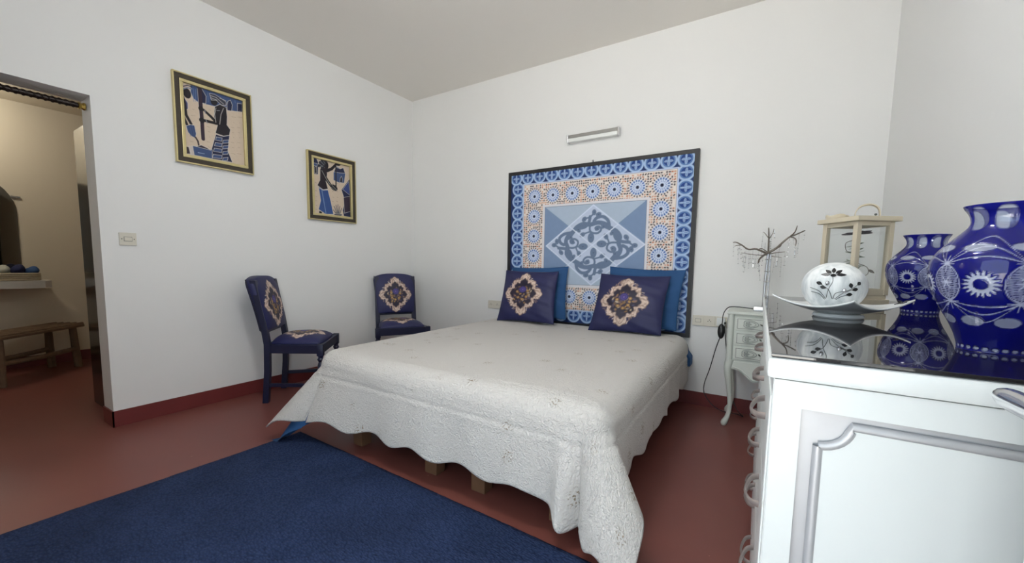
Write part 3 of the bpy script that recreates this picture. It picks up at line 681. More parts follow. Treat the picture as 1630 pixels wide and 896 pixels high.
# ------------------------------------------------------------------ framed batiks
def homog(src, dst):
    A = []; b = []
    for (x, y), (u, v) in zip(src, dst):
        A.append([x, y, 1, 0, 0, 0, -u*x, -u*y]); b.append(u); A.append([0, 0, 0, x, y, 1, -v*x, -v*y]); b.append(v)
    h = np.linalg.solve(np.array(A, float), np.array(b, float))
    return lambda p: ((h[0]*p[0]+h[1]*p[1]+h[2])/(h[6]*p[0]+h[7]*p[1]+1), (h[3]*p[0]+h[4]*p[1]+h[5])/(h[6]*p[0]+h[7]*p[1]+1))
PW, PHT = .385, .485                     # visible print
def canvas_pic(): return Canvas(0, PW, 0, PHT, 150, 188, (206, 188, 168))
DKF, PUR, BLU, NVY, WHT, CRM = (24, 20, 28), (52, 36, 52), (60, 80, 122), (26, 32, 66), (214, 210, 206), (206, 188, 168)
def batik_pounding(c):
    H = homog([(172, 135), (648, 268), (672, 790), (205, 705)], [(0, PHT), (PW, PHT), (PW, 0), (0, 0)])
    sc = PW/470.0
    def T(l): return [H(p) for p in l]
    def pg(l, col, out=True):
        c.poly(T(l), col)
        if out: c.line(T(l+[l[0]]), 2.6*sc, WHT)
    def ln(l, w, col, w2=None): c.line(T(l), w*sc, col, None if w2 is None else w2*sc)
    pg([(160, 120), (660, 262), (652, 356), (560, 348), (450, 322), (350, 302), (300, 290), (262, 262), (240, 210), (238, 150)], BLU)
    for l in ([(300, 170), (330, 185), (362, 240), (360, 300), (318, 292)], [(528, 300), (535, 272), (555, 262), (570, 300), (566, 350), (530, 346)], [(612, 285), (650, 290), (650, 356), (612, 352)]): pg(l, NVY)
    for x in (262, 278, 375, 395, 590): ln([(x, 160+(x-172)*.25), (x+4, 285)], 3, (104, 130, 176))
    for y in (345, 395, 440, 480, 520, 560, 600, 640, 690):
        for x in (240, 370, 560, 610): ln([(x+(y*7) % 30, y), (x+24+(y*5) % 20, y+5)], 2.2, (150, 128, 112))
    # figure at the left edge, drawing water
    pg([(165, 250), (192, 258), (220, 300), (222, 345), (190, 362), (170, 360)], (74, 76, 120))
    c.ell(*H((212, 222)), 30*sc, 42*sc, .1, DKF); ln([(178, 190), (215, 178), (250, 186)], 9, (120, 130, 150)); ln([(178, 170), (215, 160), (248, 170)], 8, NVY)
    ln([(178, 250), (192, 300), (205, 390), (245, 462)], 26, DKF, 22); ln([(170, 300), (182, 400), (215, 470)], 24, DKF, 20)
    pg([(206, 480), (240, 468), (272, 474), (286, 540), (280, 576), (250, 560), (222, 530)], BLU); ln([(282, 570), (300, 600), (306, 632)], 14, (60, 44, 50))
    for x in (225, 245, 262): ln([(x, 478), (x+18, 560)], 3, (36, 48, 92))
    # pestle
    ln([(308, 172), (318, 300), (330, 430), (340, 580)], 34, PUR, 28); ln([(293, 180), (303, 310), (316, 470)], 2, WHT)
    # woman pounding grain
    pg([(430, 320), (470, 300), (522, 322), (530, 400), (528, 462), (556, 500), (548, 546), (500, 552), (436, 530), (452, 470), (424, 400)], (30, 24, 32))
    c.ell(*H((425, 278)), 28*sc, 36*sc, -.3, DKF)
    pg([(388, 216), (430, 222), (478, 250), (522, 280), (520, 306), (486, 306), (440, 268), (404, 268)], (56, 58, 74))
    for l in ([(392, 232), (440, 246), (500, 296)], [(400, 250), (450, 268)], [(470, 250), (520, 270)]): ln(l, 3, WHT)
    ln([(505, 345), (500, 450), (440, 452), (345, 432)], 30, DKF, 24); ln([(440, 440), (400, 400), (345, 350)], 26, DKF, 20)
    c.circ(*H((322, 340)), 20*sc, DKF); c.circ(*H((330, 432)), 22*sc, DKF); ln([(362, 428), (372, 456)], 5, (150, 150, 160)); ln([(352, 352), (356, 380)], 5, (150, 150, 160))
    pg([(440, 540), (500, 556), (550, 545), (536, 670), (574, 762), (470, 745), (404, 735), (406, 660)], NVY)
    for k, y in enumerate((560, 605, 650, 700)):
        pg([(444-k*8, y), (490, y+8), (486, y+34), (438-k*8, y+26)], BLU); pg([(498, y+26), (544-k*2, y+22), (540-k*2, y+46), (494, y+50)], BLU)
    ln([(440, 445), (430, 380), (440, 330)], 3, WHT); ln([(470, 460), (480, 380), (500, 330)], 3, WHT); ln([(446, 350), (470, 350)], 4, (160, 160, 170))
    pg([(256, 635), (412, 664), (412, 736), (268, 708)], BLU); pg([(285, 640), (325, 628), (372, 650), (400, 668)], PUR); ln([(300, 688), (350, 697)], 4, (160, 180, 210))
    pg([(200, 640), (228, 645), (242, 700), (204, 700)], (60, 50, 56)); pg([(228, 640), (258, 636), (272, 712), (246, 706)], (200, 190, 184))
def batik_grinding(c):
    H = homog([(160, 180), (527, 255), (540, 760), (165, 728)], [(0, PHT), (PW, PHT), (PW, 0), (0, 0)])
    sc = PW/370.0
    def T(l): return [H(p) for p in l]
    def pg(l, col, out=True):
        c.poly(T(l), col)
        if out: c.line(T(l+[l[0]]), 2.4*sc, WHT)
    def ln(l, w, col, w2=None): c.line(T(l), w*sc, col, None if w2 is None else w2*sc)
    for y in (420, 500, 560, 600, 650, 690):
        for x in (175, 345, 390): ln([(x+(y*7) % 18, y), (x+22+(y*3) % 30, y+6)], 2.2, (140, 118, 104))
    pg([(158, 178), (196, 182), (216, 222), (212, 342), (160, 336)], NVY); pg([(166, 228), (206, 236), (204, 262), (168, 254)], BLU); pg([(180, 270), (196, 262), (200, 330), (178, 330)], (16, 18, 40))
    pg([(368, 312), (388, 268), (404, 256), (436, 278), (468, 266), (488, 322), (476, 416), (428, 416), (368, 392)], BLU); pg([(372, 310), (392, 262), (436, 280), (466, 268), (486, 320), (430, 318)], NVY); pg([(432, 412), (436, 372), (448, 350), (458, 374), (456, 416)], (18, 20, 46))
    pg([(540, 360), (448, 482), (466, 540), (484, 600), (460, 690), (474, 752), (545, 760)], NVY); pg([(520, 400), (460, 480), (540, 540)], (54, 70, 128)); pg([(470, 560), (540, 545), (540, 700), (480, 720)], (50, 36, 54))
    # woman grinding
    pg([(215, 460), (262, 486), (310, 490), (338, 600), (366, 736), (285, 736), (212, 690), (236, 600)], (50, 80, 138)); ln([(248, 490), (270, 620), (290, 735)], 4, (150, 178, 214)); pg([(218, 700), (250, 715), (245, 740), (215, 732)], DKF)
    pg([(234, 282), (270, 268), (302, 284), (306, 340), (290, 402), (312, 480), (262, 490), (203, 448), (230, 396)], (38, 26, 36))
    c.ell(*H((294, 246)), 24*sc, 36*sc, .1, DKF)
    for (x, y, a) in ((236, 250, .6), (250, 225, .2), (272, 208, 0), (262, 262, 1.0)): c.ell(*H((x, y)), 30*sc, 15*sc, a, (40, 40, 52))
    for l in ([(222, 236), (262, 262)], [(240, 212), (274, 246)], [(226, 268), (262, 256)], [(268, 205), (286, 236)]): ln(l, 3, (150, 154, 160))
    ln([(306, 300), (350, 282), (376, 256), (392, 238)], 28, DKF, 20); c.ell(*H((412, 238)), 28*sc, 12*sc, .1, DKF)
    ln([(392, 250), (393, 460)], 12, (30, 26, 36)); ln([(262, 320), (300, 390), (340, 445), (372, 470)], 30, DKF, 24); ln([(250, 300), (300, 390), (336, 440)], 2.5, WHT)
    c.ell(*H((374, 466)), 36*sc, 26*sc, -.4, DKF); ln([(350, 440), (400, 490)], 4, (150, 150, 150)); ln([(345, 462), (385, 498)], 3, (150, 150, 150))
    ln([(216, 470), (262, 494), (312, 490)], 4, WHT)
    for a, b in (((375, 655), (402, 735)), ((392, 640), (410, 735)), ((412, 635), (415, 735)), ((432, 650), (420, 735)), ((452, 668), (428, 735)), ((365, 690), (400, 738))): ln([a, b], 7, (96, 96, 104), 9)
    pg([(372, 730), (455, 730), (450, 752), (374, 748)], (90, 88, 96))

def picture(label, yc, zc, paint):
    W, H = .512, .616
    t = thing('framed_picture', label, 'picture', (0, yc, zc-H/2), -PI/2, 'framed batik pictures')
    t.rotation_euler = (0, 0, PI/2)      # local x runs along +y, local -y faces the room
    def ring(w0, h0, w1, h1, y0, y1):
        gg = G()
        gg.box(-w0/2, w0/2, y0, y1, h1/2, h0/2).box(-w0/2, w0/2, y0, y1, -h0/2, -h1/2).box(-w0/2, -w1/2, y0, y1, -h1/2, h1/2).box(w1/2, w0/2, y0, y1, -h1/2, h1/2)
        gg.v = [(v[0], v[1], v[2]+H/2) for v in gg.v]; return gg
    obj('outer_edge', ring(W, H, W-.016, H-.016, -.030, -.001), M_gold, t)
    obj('moulding', ring(W-.016, H-.016, W-.080, H-.080, -.026, -.002), M_moulding, t, bevel=.003)
    obj('gilt_slip', ring(W-.080, H-.080, W-.122, H-.122, -.028, -.004), M_gold, t, bevel=.003)
    c = canvas_pic(); paint(c)
    X = (c.X-PW/2)*(W-.12)/PW; Z = (c.Y-PHT/2)*(H-.12)/PHT+H/2
    np_mesh('print', np.stack([X, np.full_like(X, -.010), Z], -1).reshape(-1, 3), grid_faces(150, 188), M_paint, t, col=c.c.reshape(-1, 3))
    return t
picture('gold and black framed batik of two people pounding grain, nearer the doorway', -2.055, 2.100, batik_pounding)
picture('gold and black framed batik of person in long blue skirt, nearer the room corner', -1.078, 1.800, batik_grinding)

# ------------------------------------------------------------------ switches and sockets
sw = thing('light_switch', 'ivory light switch on the white wall beside the doorway', 'switch', (0, -2.597, 1.233), PI/2)
obj('plate', G().box(-.044, .044, -.010, -.0005, -.041, .041, ch=.003), M_plastic, sw)
obj('rocker', G().box(-.019, .019, -.015, -.008, -.013, .013, ch=.002), M_plastic, sw)
for sx in (-1, 1): obj('screw', G().ell((sx*.031, -.0105, 0), (.003, .001, .003), 8, 4), M_hole, sw)
obj('rocker_gap', G().box(-.021, .021, -.0104, -.009, -.015, .015), M_greyline, sw)
def socket(parent, x):
    obj('socket_dish', G().lathe([(.02, 0), (.02, .001), (.0185, .001), (.017, -.006)], 20, Matrix.Translation((x, -.0105, 0)) @ Matrix.Rotation(PI/2, 4, 'X')), M_plastic, parent, smooth=True)
    for dx, dz in ((-.0095, -.002), (.0095, -.002), (0, .009)): obj('pin_hole', G().ell((x+dx, -.0125, dz), (.0032, .0015, .0032), 8, 4), M_hole, parent)
s1 = thing('wall_outlet', 'double socket on the white wall left of the bed cushions', 'outlet', (1.18, 0, .681))
for x in (-.039, .039):
    obj('plate', G().box(x-.039, x+.039, -.011, -.0005, -.041, .041, ch=.003), M_plastic, s1); socket(s1, x)
s2 = thing('wall_outlet', 'triple switch and socket plate on wall between bed and nightstand', 'outlet', (3.195, 0, .682))
for k, x in enumerate((-.08, 0, .08)):
    obj('plate', G().box(x-.040, x+.040, -.011, -.0005, -.041, .041, ch=.003), M_plastic, s2)
    if k == 0:
        obj('rocker', G().box(x-.019, x+.019, -.015, -.009, -.013, .013, ch=.002), M_plastic, s2); obj('rocker_gap', G().box(x-.021, x+.021, -.0115, -.010, -.015, .015), M_greyline, s2)
    elif k == 1: socket(s2, x)

# ------------------------------------------------------------------ chairs (front = local +x)
def make_chair():
    t = thing('chair', '', 'chair', (0, 0, 0), 0, 'navy upholstered chairs')
    rw, fw2, hd = .192, .245, .2
    for s in (-1, 1):
        y = s*rw                              # rear leg: straight below, raked above the seat
        gl = G(); w = .021
        secs = [(-.225, 0), (-.205, .25), (-.20, .46), (-.222, .62), (-.285, .955)]
        vs = []; fs = []
        for x, z in secs:
            vs += [(x-w, y-w, z), (x+w, y-w, z), (x+w, y+w, z), (x-w, y+w, z)]
        for i in range(len(secs)-1):
            for k in range(4): fs.append((i*4+k, i*4+(k+1) % 4, i*4+4+(k+1) % 4, i*4+4+k))
        fs += [(3, 2, 1, 0), tuple(range(len(vs)-4, len(vs)))]
        gl.add(vs, fs); obj('leg', gl, M_navywood, t, bevel=.002)
        gl = G().box(hd-.024, hd+.024, s*fw2-.024, s*fw2+.024, .375, .465, ch=.003)
        gl.lathe([(.016, 0), (.020, .01), (.016, .03), (.021, .2), (.025, .30), (.016, .325), (.026, .345), (.018, .36), (.022, .376)], 16, Matrix.Translation((hd, s*fw2, 0)))
        obj('leg', gl, M_navywood, t, smooth=True)
    def rail(a, b, z0, z1, w, name='seat_rail'):
        a = Vector(a); b = Vector(b); d = (b-a).normalized(); n = Vector((-d.y, d.x))*w/2
        p = [a-n, b-n, b+n, a+n]; gg = G().prism([(q.x, q.y) for q in p], z1-z0, Matrix.Translation((0, 0, z0)))
        obj(name, gg, M_navywood, t, bevel=.002)
    rail((hd+.003, -fw2+.02), (hd+.003, fw2-.02), .392, .46, .03); rail((-.2, -rw+.015), (-.2, rw-.015), .392, .46, .03)
    for s in (-1, 1):
        rail((-.185, s*rw), (hd-.02, s*fw2), .392, .46, .03)
        rail((-.205, s*rw), (hd-.012, s*fw2), .125, .153, .02, 'stretcher')
    # lower back rail under the padding
    rail((-.223, -rw+.015), (-.223, rw-.015), .545, .575, .024, 'back_rail')
    # seat pad, domed, printed on top
    n = 110
    U, V = np.meshgrid(np.linspace(-1, 1, n), np.linspace(-1, 1, n))
    hw = .185+(.232-.185)*(U+1)/2
    k = 1-.04*(U**2)*(V**2)*2
    X = .002+U*.198*k; Y = V*hw*k
    Z = .452+.016+.062*((1-np.abs(U)**3)*(1-np.abs(V)**3))**.6
    c = Canvas(-1, 1, -1, 1, n, n, NAVY); medallion(c, .02, 0, .86, .86, 8)
    P = np.stack([X, Y, Z], -1); Q = np.stack([X, Y, np.full_like(X, .452)], -1); Vv, F = closed_slab(P, Q)
    np_mesh('seat', Vv, F, M_velvet, t, col=np.concatenate([c.c.reshape(-1, 3), np.tile(lin(NAVY), (n*n, 1))]))
    # padded back, printed on its front
    U, W = np.meshgrid(np.linspace(-1, 1, n), np.linspace(0, 1, n))
    hw = .192+.030*W
    # rounded shoulders
    rr = .16; q = np.clip((W-(1-rr))/rr, 0, 1); hw = hw-.052*(1-np.sqrt(1-q**2*.98))
    z0, z1 = .565, .985
    top = z1-.022*np.abs(U)**3
    Z = z0+(top-z0)*W; rake = -.207-(Z-.5)*.165-.02*np.clip((Z-.55)/.4, 0, 1)**2
    Y = -U*hw
    bulge = .030*((1-np.abs(U)**3.2)*(1-np.abs(2*W-1)**3.2))**.6
    P = np.stack([rake+.022+bulge, Y, Z], -1); Q = np.stack([rake-.036+0*bulge, Y, Z], -1)
    c = Canvas(-1, 1, 0, 1, n, n, NAVY)
    c2 = Canvas(-1, 1, -1, 1, n, n, NAVY); medallion(c2, .02, -.06, .84, .90, 9)
    Vv, F = closed_slab(P, Q)
    o = np_mesh('backrest', Vv, F, M_velvet, t, col=np.concatenate([c2.c.reshape(-1, 3), np.tile(lin(NAVY), (n*n, 1))]))
    gn = G()
    for s in (-1, 1):                         # nail heads down both edges of the back
        for i in range(30):
            w = i/29*.93; zz = z0+(z1-z0)*w; xx = -.207-(zz-.5)*.165-.02*max((zz-.55)/.4, 0)**2
            yy = (.192+.030*w+.001); qq = max((w-(1-rr))/rr, 0); yy -= .052*(1-math.sqrt(1-qq*qq*.98))
            gn.ell((xx-.026, s*yy, zz), (.0055, .003, .0055), 6, 4)
    o = obj('nail_trim', gn, M_blackframe, t, smooth=True); o['kind'] = 'stuff'
    return t
ch1 = make_chair(); ch1.location = (.36, -1.627, 0); ch1.rotation_euler = (0, 0, math.radians(42))
ch1['label'] = 'navy chair with cream medallion upholstery seen from its side, left of the bed foot'
ch2 = copy_tree(ch1); ch2.location = (.391, -.592, 0); ch2.rotation_euler = (0, 0, math.radians(-33))
ch2['label'] = 'navy chair with cream medallion upholstery facing forward in the room corner, half hidden by bed'

# ------------------------------------------------------------------ nightstand
NX, NYf = 3.575, -.37
ns = thing('nightstand', 'pale grey green nightstand with three drawers and curved legs right of the bed', 'nightstand', (NX, -.19, 0))
hw, hdp = .225, .165                          # half width, half depth
obj('top', G().box(-hw-.018, hw+.018, -hdp-.018, hdp+.012, .783, .803, ch=.006), M_greywood, ns, smooth=True)
obj('body', G().box(-hw, hw, -hdp+.006, hdp, .455, .783, ch=.004), M_greywood, ns)
for s in (-1, 1): obj('corner_post', G().tube([(s*(hw-.008), -hdp+.004, .455), (s*(hw-.008), -hdp+.004, .783)], .019, 12), M_greywood, ns, smooth=True)
for k in range(3):
    z0 = .477+k*.101
    d = obj('drawer', G().box(-hw+.034, hw-.034, -hdp-.006, -hdp+.012, z0, z0+.088, ch=.003), M_greywood, ns)
    gl = G(); x0, x1, y = -hw+.046, hw-.046, -hdp-.007
    for (a, b, cc, dd) in ((x0, x1, z0+.010, z0+.0125), (x0, x1, z0+.0755, z0+.078), (x0, x0+.0025, z0+.010, z0+.078), (x1-.0025, x1, z0+.010, z0+.078)): gl.box(a, b, y, y+.003, cc, dd)
    obj('line_inlay', gl, M_greyline, d)
    for s in (-1, 1):
        gg = G(); xc = s*.105
        for sc_ in (1, .68): gg.tube([(xc+math.cos(t)*.042*sc_*(1+.15*math.cos(3*t)), y-.002, z0+.044+math.sin(t)*.026*sc_) for t in [2*PI*i/28 for i in range(29)]], .0022, 6, cap=False)
        for j in range(5): gg.leaf((xc+s*.01, y-.003, z0+.044), (math.cos(j*1.256), 0, math.sin(j*1.256)), .010, .02, (0, 1, 0))
        obj('carved_scroll', gg, M_scroll, d, smooth=True)
    gg = G().tube(smooth_path([(-.045, y+.002, z0+.048), (-.036, y-.018, z0+.044), (0, y-.026, z0+.042), (.036, y-.018, z0+.044), (.045, y+.002, z0+.048)], 5), .0055, 8, flat=.7)
    obj('pull', gg, M_darkpull, d, smooth=True, label='dark metal bow pull')
# curved apron
n = 24; pts = []
for i in range(n+1):
    x = -hw+.02+(2*hw-.04)*i/n; q = abs(2*i/n-1); pts.append((x, .415-.085*(1-q**2)**1.4+.012*math.cos(q*9)))
poly = [(-hw+.02, .458)]+pts+[(hw-.02, .458)]
obj('apron', G().prism(poly, .018, Matrix.Translation((0, -hdp+.018, 0)) @ Matrix.Rotation(PI/2, 4, 'X')), M_greywood, ns)
gg = G().tube([(x, -hdp-.001, z+.012) for x, z in pts], .005, 6); obj('apron_bead', gg, M_greywood, ns, smooth=True)
gg = G()
gg.ell((0, -hdp-.004, .362), (.018, .008, .02)); obj('carved_shell', gg, M_greywood, ns, smooth=True)
for sx in (-1, 1):
    for sy in (-1, 1):
        X0, Y0 = sx*(hw-.015), sy*(hdp-.015)
        p = smooth_path([(X0, Y0, .47), (X0+sx*.010, Y0+sy*.008, .40), (X0-sx*.004, Y0-sy*.004, .28), (X0-sx*.016, Y0-sy*.010, .15), (X0-sx*.008, Y0-sy*.003, .07), (X0+sx*.012, Y0+sy*.010, .018), (X0+sx*.012, Y0+sy*.010, 0)], 4)
        rs = [.027, .027, .026, .025, .024, .022, .021, .019, .018, .017, .016, .0155, .015, .0145, .014, .0145, .015, .016, .018, .020, .02, .018, .016, .015, .014][:len(p)]
        obj('leg', G().tube(p, rs, 10), M_greywood, ns, smooth=True)

# ------------------------------------------------------------------ twig tree lamp
LX, LY, LZ = 3.535, -.20, .803
tl = thing('tree_lamp', 'silver twig tree lamp hung with fine bead strands standing on the nightstand', 'lamp', (LX, LY, LZ))
obj('base', G().box(-.055, .055, -.045, .045, 0, .032, ch=.003), M_chrome, tl)
obj('trunk', G().tube([(0, 0, .032), (.002, 0, .2), (.008, 0, .40)], .0085, 12).tube([(.022, .004, .032), (.022, .004, .2), (.022, .004, .40)], .006, 10), M_chrome, tl, smooth=True)
for z in (.20, .27, .35): obj('ring', G().lathe([(.017, 0), (.02, .003), (.017, .008)], 14, Matrix.Translation((.01, .002, z))), M_chrome, tl, smooth=True)
def px2l(px, pz): return None
br = [([(.008, 0, .39), (-.06, -.01, .425), (-.11, .005, .425), (-.15, .01, .455), (-.185, .01, .475), (-.205, .01, .475)], .0075),
      ([(-.15, .01, .455), (-.18, .03, .455), (-.195, .03, .447)], .004),
      ([(.008, 0, .40), (.05, .0, .43), (.085, -.01, .47), (.12, -.01, .505), (.155, 0, .52), (.20, .01, .545)], .0085),
      ([(.12, -.01, .505), (.145, -.02, .535), (.155, -.02, .575)], .0055),
      ([(.12, -.01, .505), (.15, -.03, .49), (.155, -.03, .46), (.150, -.03, .44)], .0045),
      ([(.008, 0, .39), (.006, .01, .47), (.003, .01, .53), (.0, .01, .57)], .0065),
      ([(.008, 0, .40), (-.02, -.04, .38), (-.04, -.08, .355), (-.045, -.10, .33)], .0085),
      ([(.008, 0, .39), (.05, -.03, .40), (.10, -.05, .405)], .004), ([(.008, 0, .385), (.04, .02, .375), (.085, .05, .37)], .0035),
      ([(.008, 0, .385), (-.06, -.02, .385), (-.15, -.03, .40)], .0035), ([(.008, 0, .40), (-.03, .03, .43), (-.055, .05, .425)], .004),
      ([(.004, .01, .50), (-.02, .02, .535), (-.03, .03, .545)], .003), ([(.004, .01, .49), (.025, -.01, .53), (.03, -.01, .56)], .003),
      ([(.05, 0, .43), (.075, .03, .445), (.08, .04, .47)], .004)]
for p, r in br:
    q = smooth_path(p, 4); obj('branch', G().tube(q, [r*(1-.55*i/(len(q)-1)) for i in range(len(q))], 7), M_twig, tl, smooth=True)
def strand(L, n):
    gg = G().tube([(0, 0, 0), (.002, 0, -L*.5), (0, 0, -L)], .0008, 4)
    for i in range(n):
        z = -L*(i+1)/n; gg.ell((0, 0, z), (.0085, .0025, .002), 6, 4); gg.ell((0, 0, z), (.0024, .0024, .004), 6, 4)
    return gg
protos = []
for L, n in ((.09, 3), (.13, 4), (.06, 2)):
    o = obj('bead_strand', strand(L, n), M_chrome, tl); protos.append(o)
sp = [(-.200, .01, .47), (-.175, .02, .455), (-.165, .01, .46), (-.14, -.03, .40), (-.12, -.03, .398), (-.095, -.02, .39), (-.06, -.02, .388), (-.05, .05, .425), (-.045, -.10, .335), (-.03, .03, .43), (-.03, .03, .545),
      (.03, -.01, .56), (.02, -.01, .52), (.085, .05, .37), (.06, .03, .372), (.10, -.05, .405), (.12, -.02, .50), (.15, -.03, .44), (.152, -.03, .46), (.17, .0, .525), (.20, .01, .545), (-.08, -.01, .423), (.05, -.03, .40), (-.02, -.05, .375), (-.155, .02, .452), (-.105, .005, .424), (-.13, .0, .435), (-.075, -.02, .387), (-.04, -.09, .345), (-.012, .01, .47), (.012, .01, .535), (.07, .03, .44), (.14, -.02, .515)]
for i, p in enumerate(sp):
    o = protos[i % 3] if i < 3 else protos[i % 3].copy()
    if i >= 3: C.objects.link(o); o.parent = tl
    o.location = p; o.rotation_euler = (random.uniform(-.1, .1), random.uniform(-.1, .1), random.uniform(0, 3))

# flex of the lamp with its dimmer and plug
cord = thing('lamp_cord', 'black flex with oval inline switch hanging down beside the nightstand', 'cord', (3.28, -.05, .7))
co = Vector(cord.location)
p = smooth_path([(LX-.056, LY, .815), (3.44, -.21, .820), (3.36, -.20, .822), (3.325, -.215, .812), (3.302, -.23, .77), (3.298, -.23, .71), (3.296, -.22, .68)], 8)
q = smooth_path([(3.290, -.22, .60), (3.262, -.17, .50), (3.225, -.10, .33), (3.192, -.07, .20), (3.196, -.07, .12), (3.255, -.08, .045), (3.33, -.09, .012), (3.42, -.09, .010), (3.462, -.12, .010), (3.43, -.10, .035), (3.395, -.05, .08), (3.375, -.04, .16), (3.345, -.035, .34), (3.318, -.03, .52), (3.305, -.035, .63), (3.300, -.045, .68)], 8)
obj('flex', rel(G().tube(p, .0032, 6).tube(q, .0032, 6), co), M_black, cord, smooth=True)
obj('inline_switch', rel(G().ell((3.293, -.22, .640), (.023, .014, .055), 16, 12), co), M_black, cord, smooth=True)
obj('switch_button', rel(G().ell((3.291, -.2345, .668), (.006, .003, .007), 10, 6), co), M_greyline, cord, smooth=True, label='small grey button')
pl = thing('power_plug', 'white transformer plug in the socket beside the nightstand', 'plug', (3.275, -.011, .686))
obj('plug_body', G().box(-.028, .028, -.042, .0, -.03, .03, ch=.006), M_white, pl, smooth=True)
obj('cord_grip', G().tube([(.024, -.03, -.005), (.03, -.04, -.005)], .008, 8), M_black, pl)

# ------------------------------------------------------------------ sideboard
SX0, SX1, SY0, SY1, ZT = 3.525, 4.130, -2.66, -.87, .950
sb = thing('sideboard', 'long white sideboard with silver panel mouldings and dark glass top against right wall', 'sideboard', ((SX0+SX1)/2, (SY0+SY1)/2, 0))
so = Vector(sb.location)
obj('worktop', rel(G().box(SX0, SX1, SY0, SY1, .905, .943, ch=.010), so), M_white, sb, smooth=True)
obj('glass_top', rel(G().box(SX0+.006, SX1-.003, SY0+.006, SY1-.004, .9435, ZT, ch=.0015), so), M_darkglass, sb)
bx0, by0, by1 = 3.537, -2.638, -.895
obj('body', rel(G().box(bx0, 4.125, by0, by1, .06, .905, ch=.004), so), M_white, sb)
obj('plinth', rel(G().box(bx0+.03, 4.12, by0+.03, by1-.03, 0, .06), so), M_white, sb)
# end panel: silver recess band, scooped moulding and white field
def scoop(x0, x1, z0, z1, r, n=8):
    pts = []
    for (cx, cz, a0) in ((x0, z1, 0), (x1, z1, -PI/2), (x1, z0, PI), (x0, z0, PI/2)):
        for i in range(n+1):
            t = a0-PI/2*i/n; pts.append((cx+r*math.cos(t)*1.0, cz+r*math.sin(t)))
    return pts
def scoop_path(x0, x1, z0, z1, r, n=8):
    P = []
    for (cx, cz, a0) in ((x0, z1, -PI/2), (x1, z1, PI), (x1, z0, PI/2), (x0, z0, 0)):
        for i in range(n+1):
            t = a0+PI/2*i/n; P.append((cx+r*math.cos(t), cz+r*math.sin(t)))
    return P
yf = by0
pn0, pn1, pz0, pz1 = 3.597, 4.083, .145, .856
gp = G()
for (a, b, cc, dd) in ((bx0+.002, 4.123, pz1, .903), (bx0+.002, 4.123, .062, pz0), (bx0+.002, pn0-.017, pz0, pz1), (pn1+.017, 4.123, pz0, pz1)): gp.box(a, b, yf-.010, yf+.001, cc, dd)
obj('end_frame', rel(gp, so), M_white, sb)
obj('silver_band', rel(G().box(pn0-.017, pn1+.017, yf-.002, yf+.002, pz0, pz1), so), M_silver, sb)
mp_ = scoop_path(pn0+.010, pn1-.010, pz0+.018, pz1-.018, .042)
obj('end_moulding', rel(G().tube([(x, yf-.006, z) for x, z in mp_+[mp_[0]]], .0075, 10, cap=False), so), M_silver, sb, smooth=True)
obj('end_panel', rel(G().prism(mp_, .010, Matrix.Translation((0, yf+.001, 0)) @ Matrix.Rotation(PI/2, 4, 'X')), so), M_white, sb)
# drawers on the long front, with bow pulls that stand proud of it
rows = [(.655, .865), (.46, .645), (.265, .45), (.085, .255)]
cols = [(-2.62, -1.775), (-1.755, -.915)]
for z0, z1 in rows:
    for y0, y1 in cols:
        d = obj('drawer', rel(G().box(bx0-.003, bx0+.004, y0, y1, z0, z1, ch=.004), so), M_white, sb)
        for yc in (y0+.24, y1-.24):
            zc = (z0+z1)/2; xx = bx0-.003
            def bow(r, zo, dep): return smooth_path([(xx+.002, yc-.075*r, zc+zo), (xx-dep*.62, yc-.058*r, zc+zo-.004), (xx-dep, yc, zc+zo-.010), (xx-dep*.62, yc+.058*r, zc+zo-.004), (xx+.002, yc+.075*r, zc+zo)], 5)
            obj('pull', rel(G().tube(bow(1, .012, .028), .0032, 8, flat=2.4), so), M_handle, d, smooth=True)

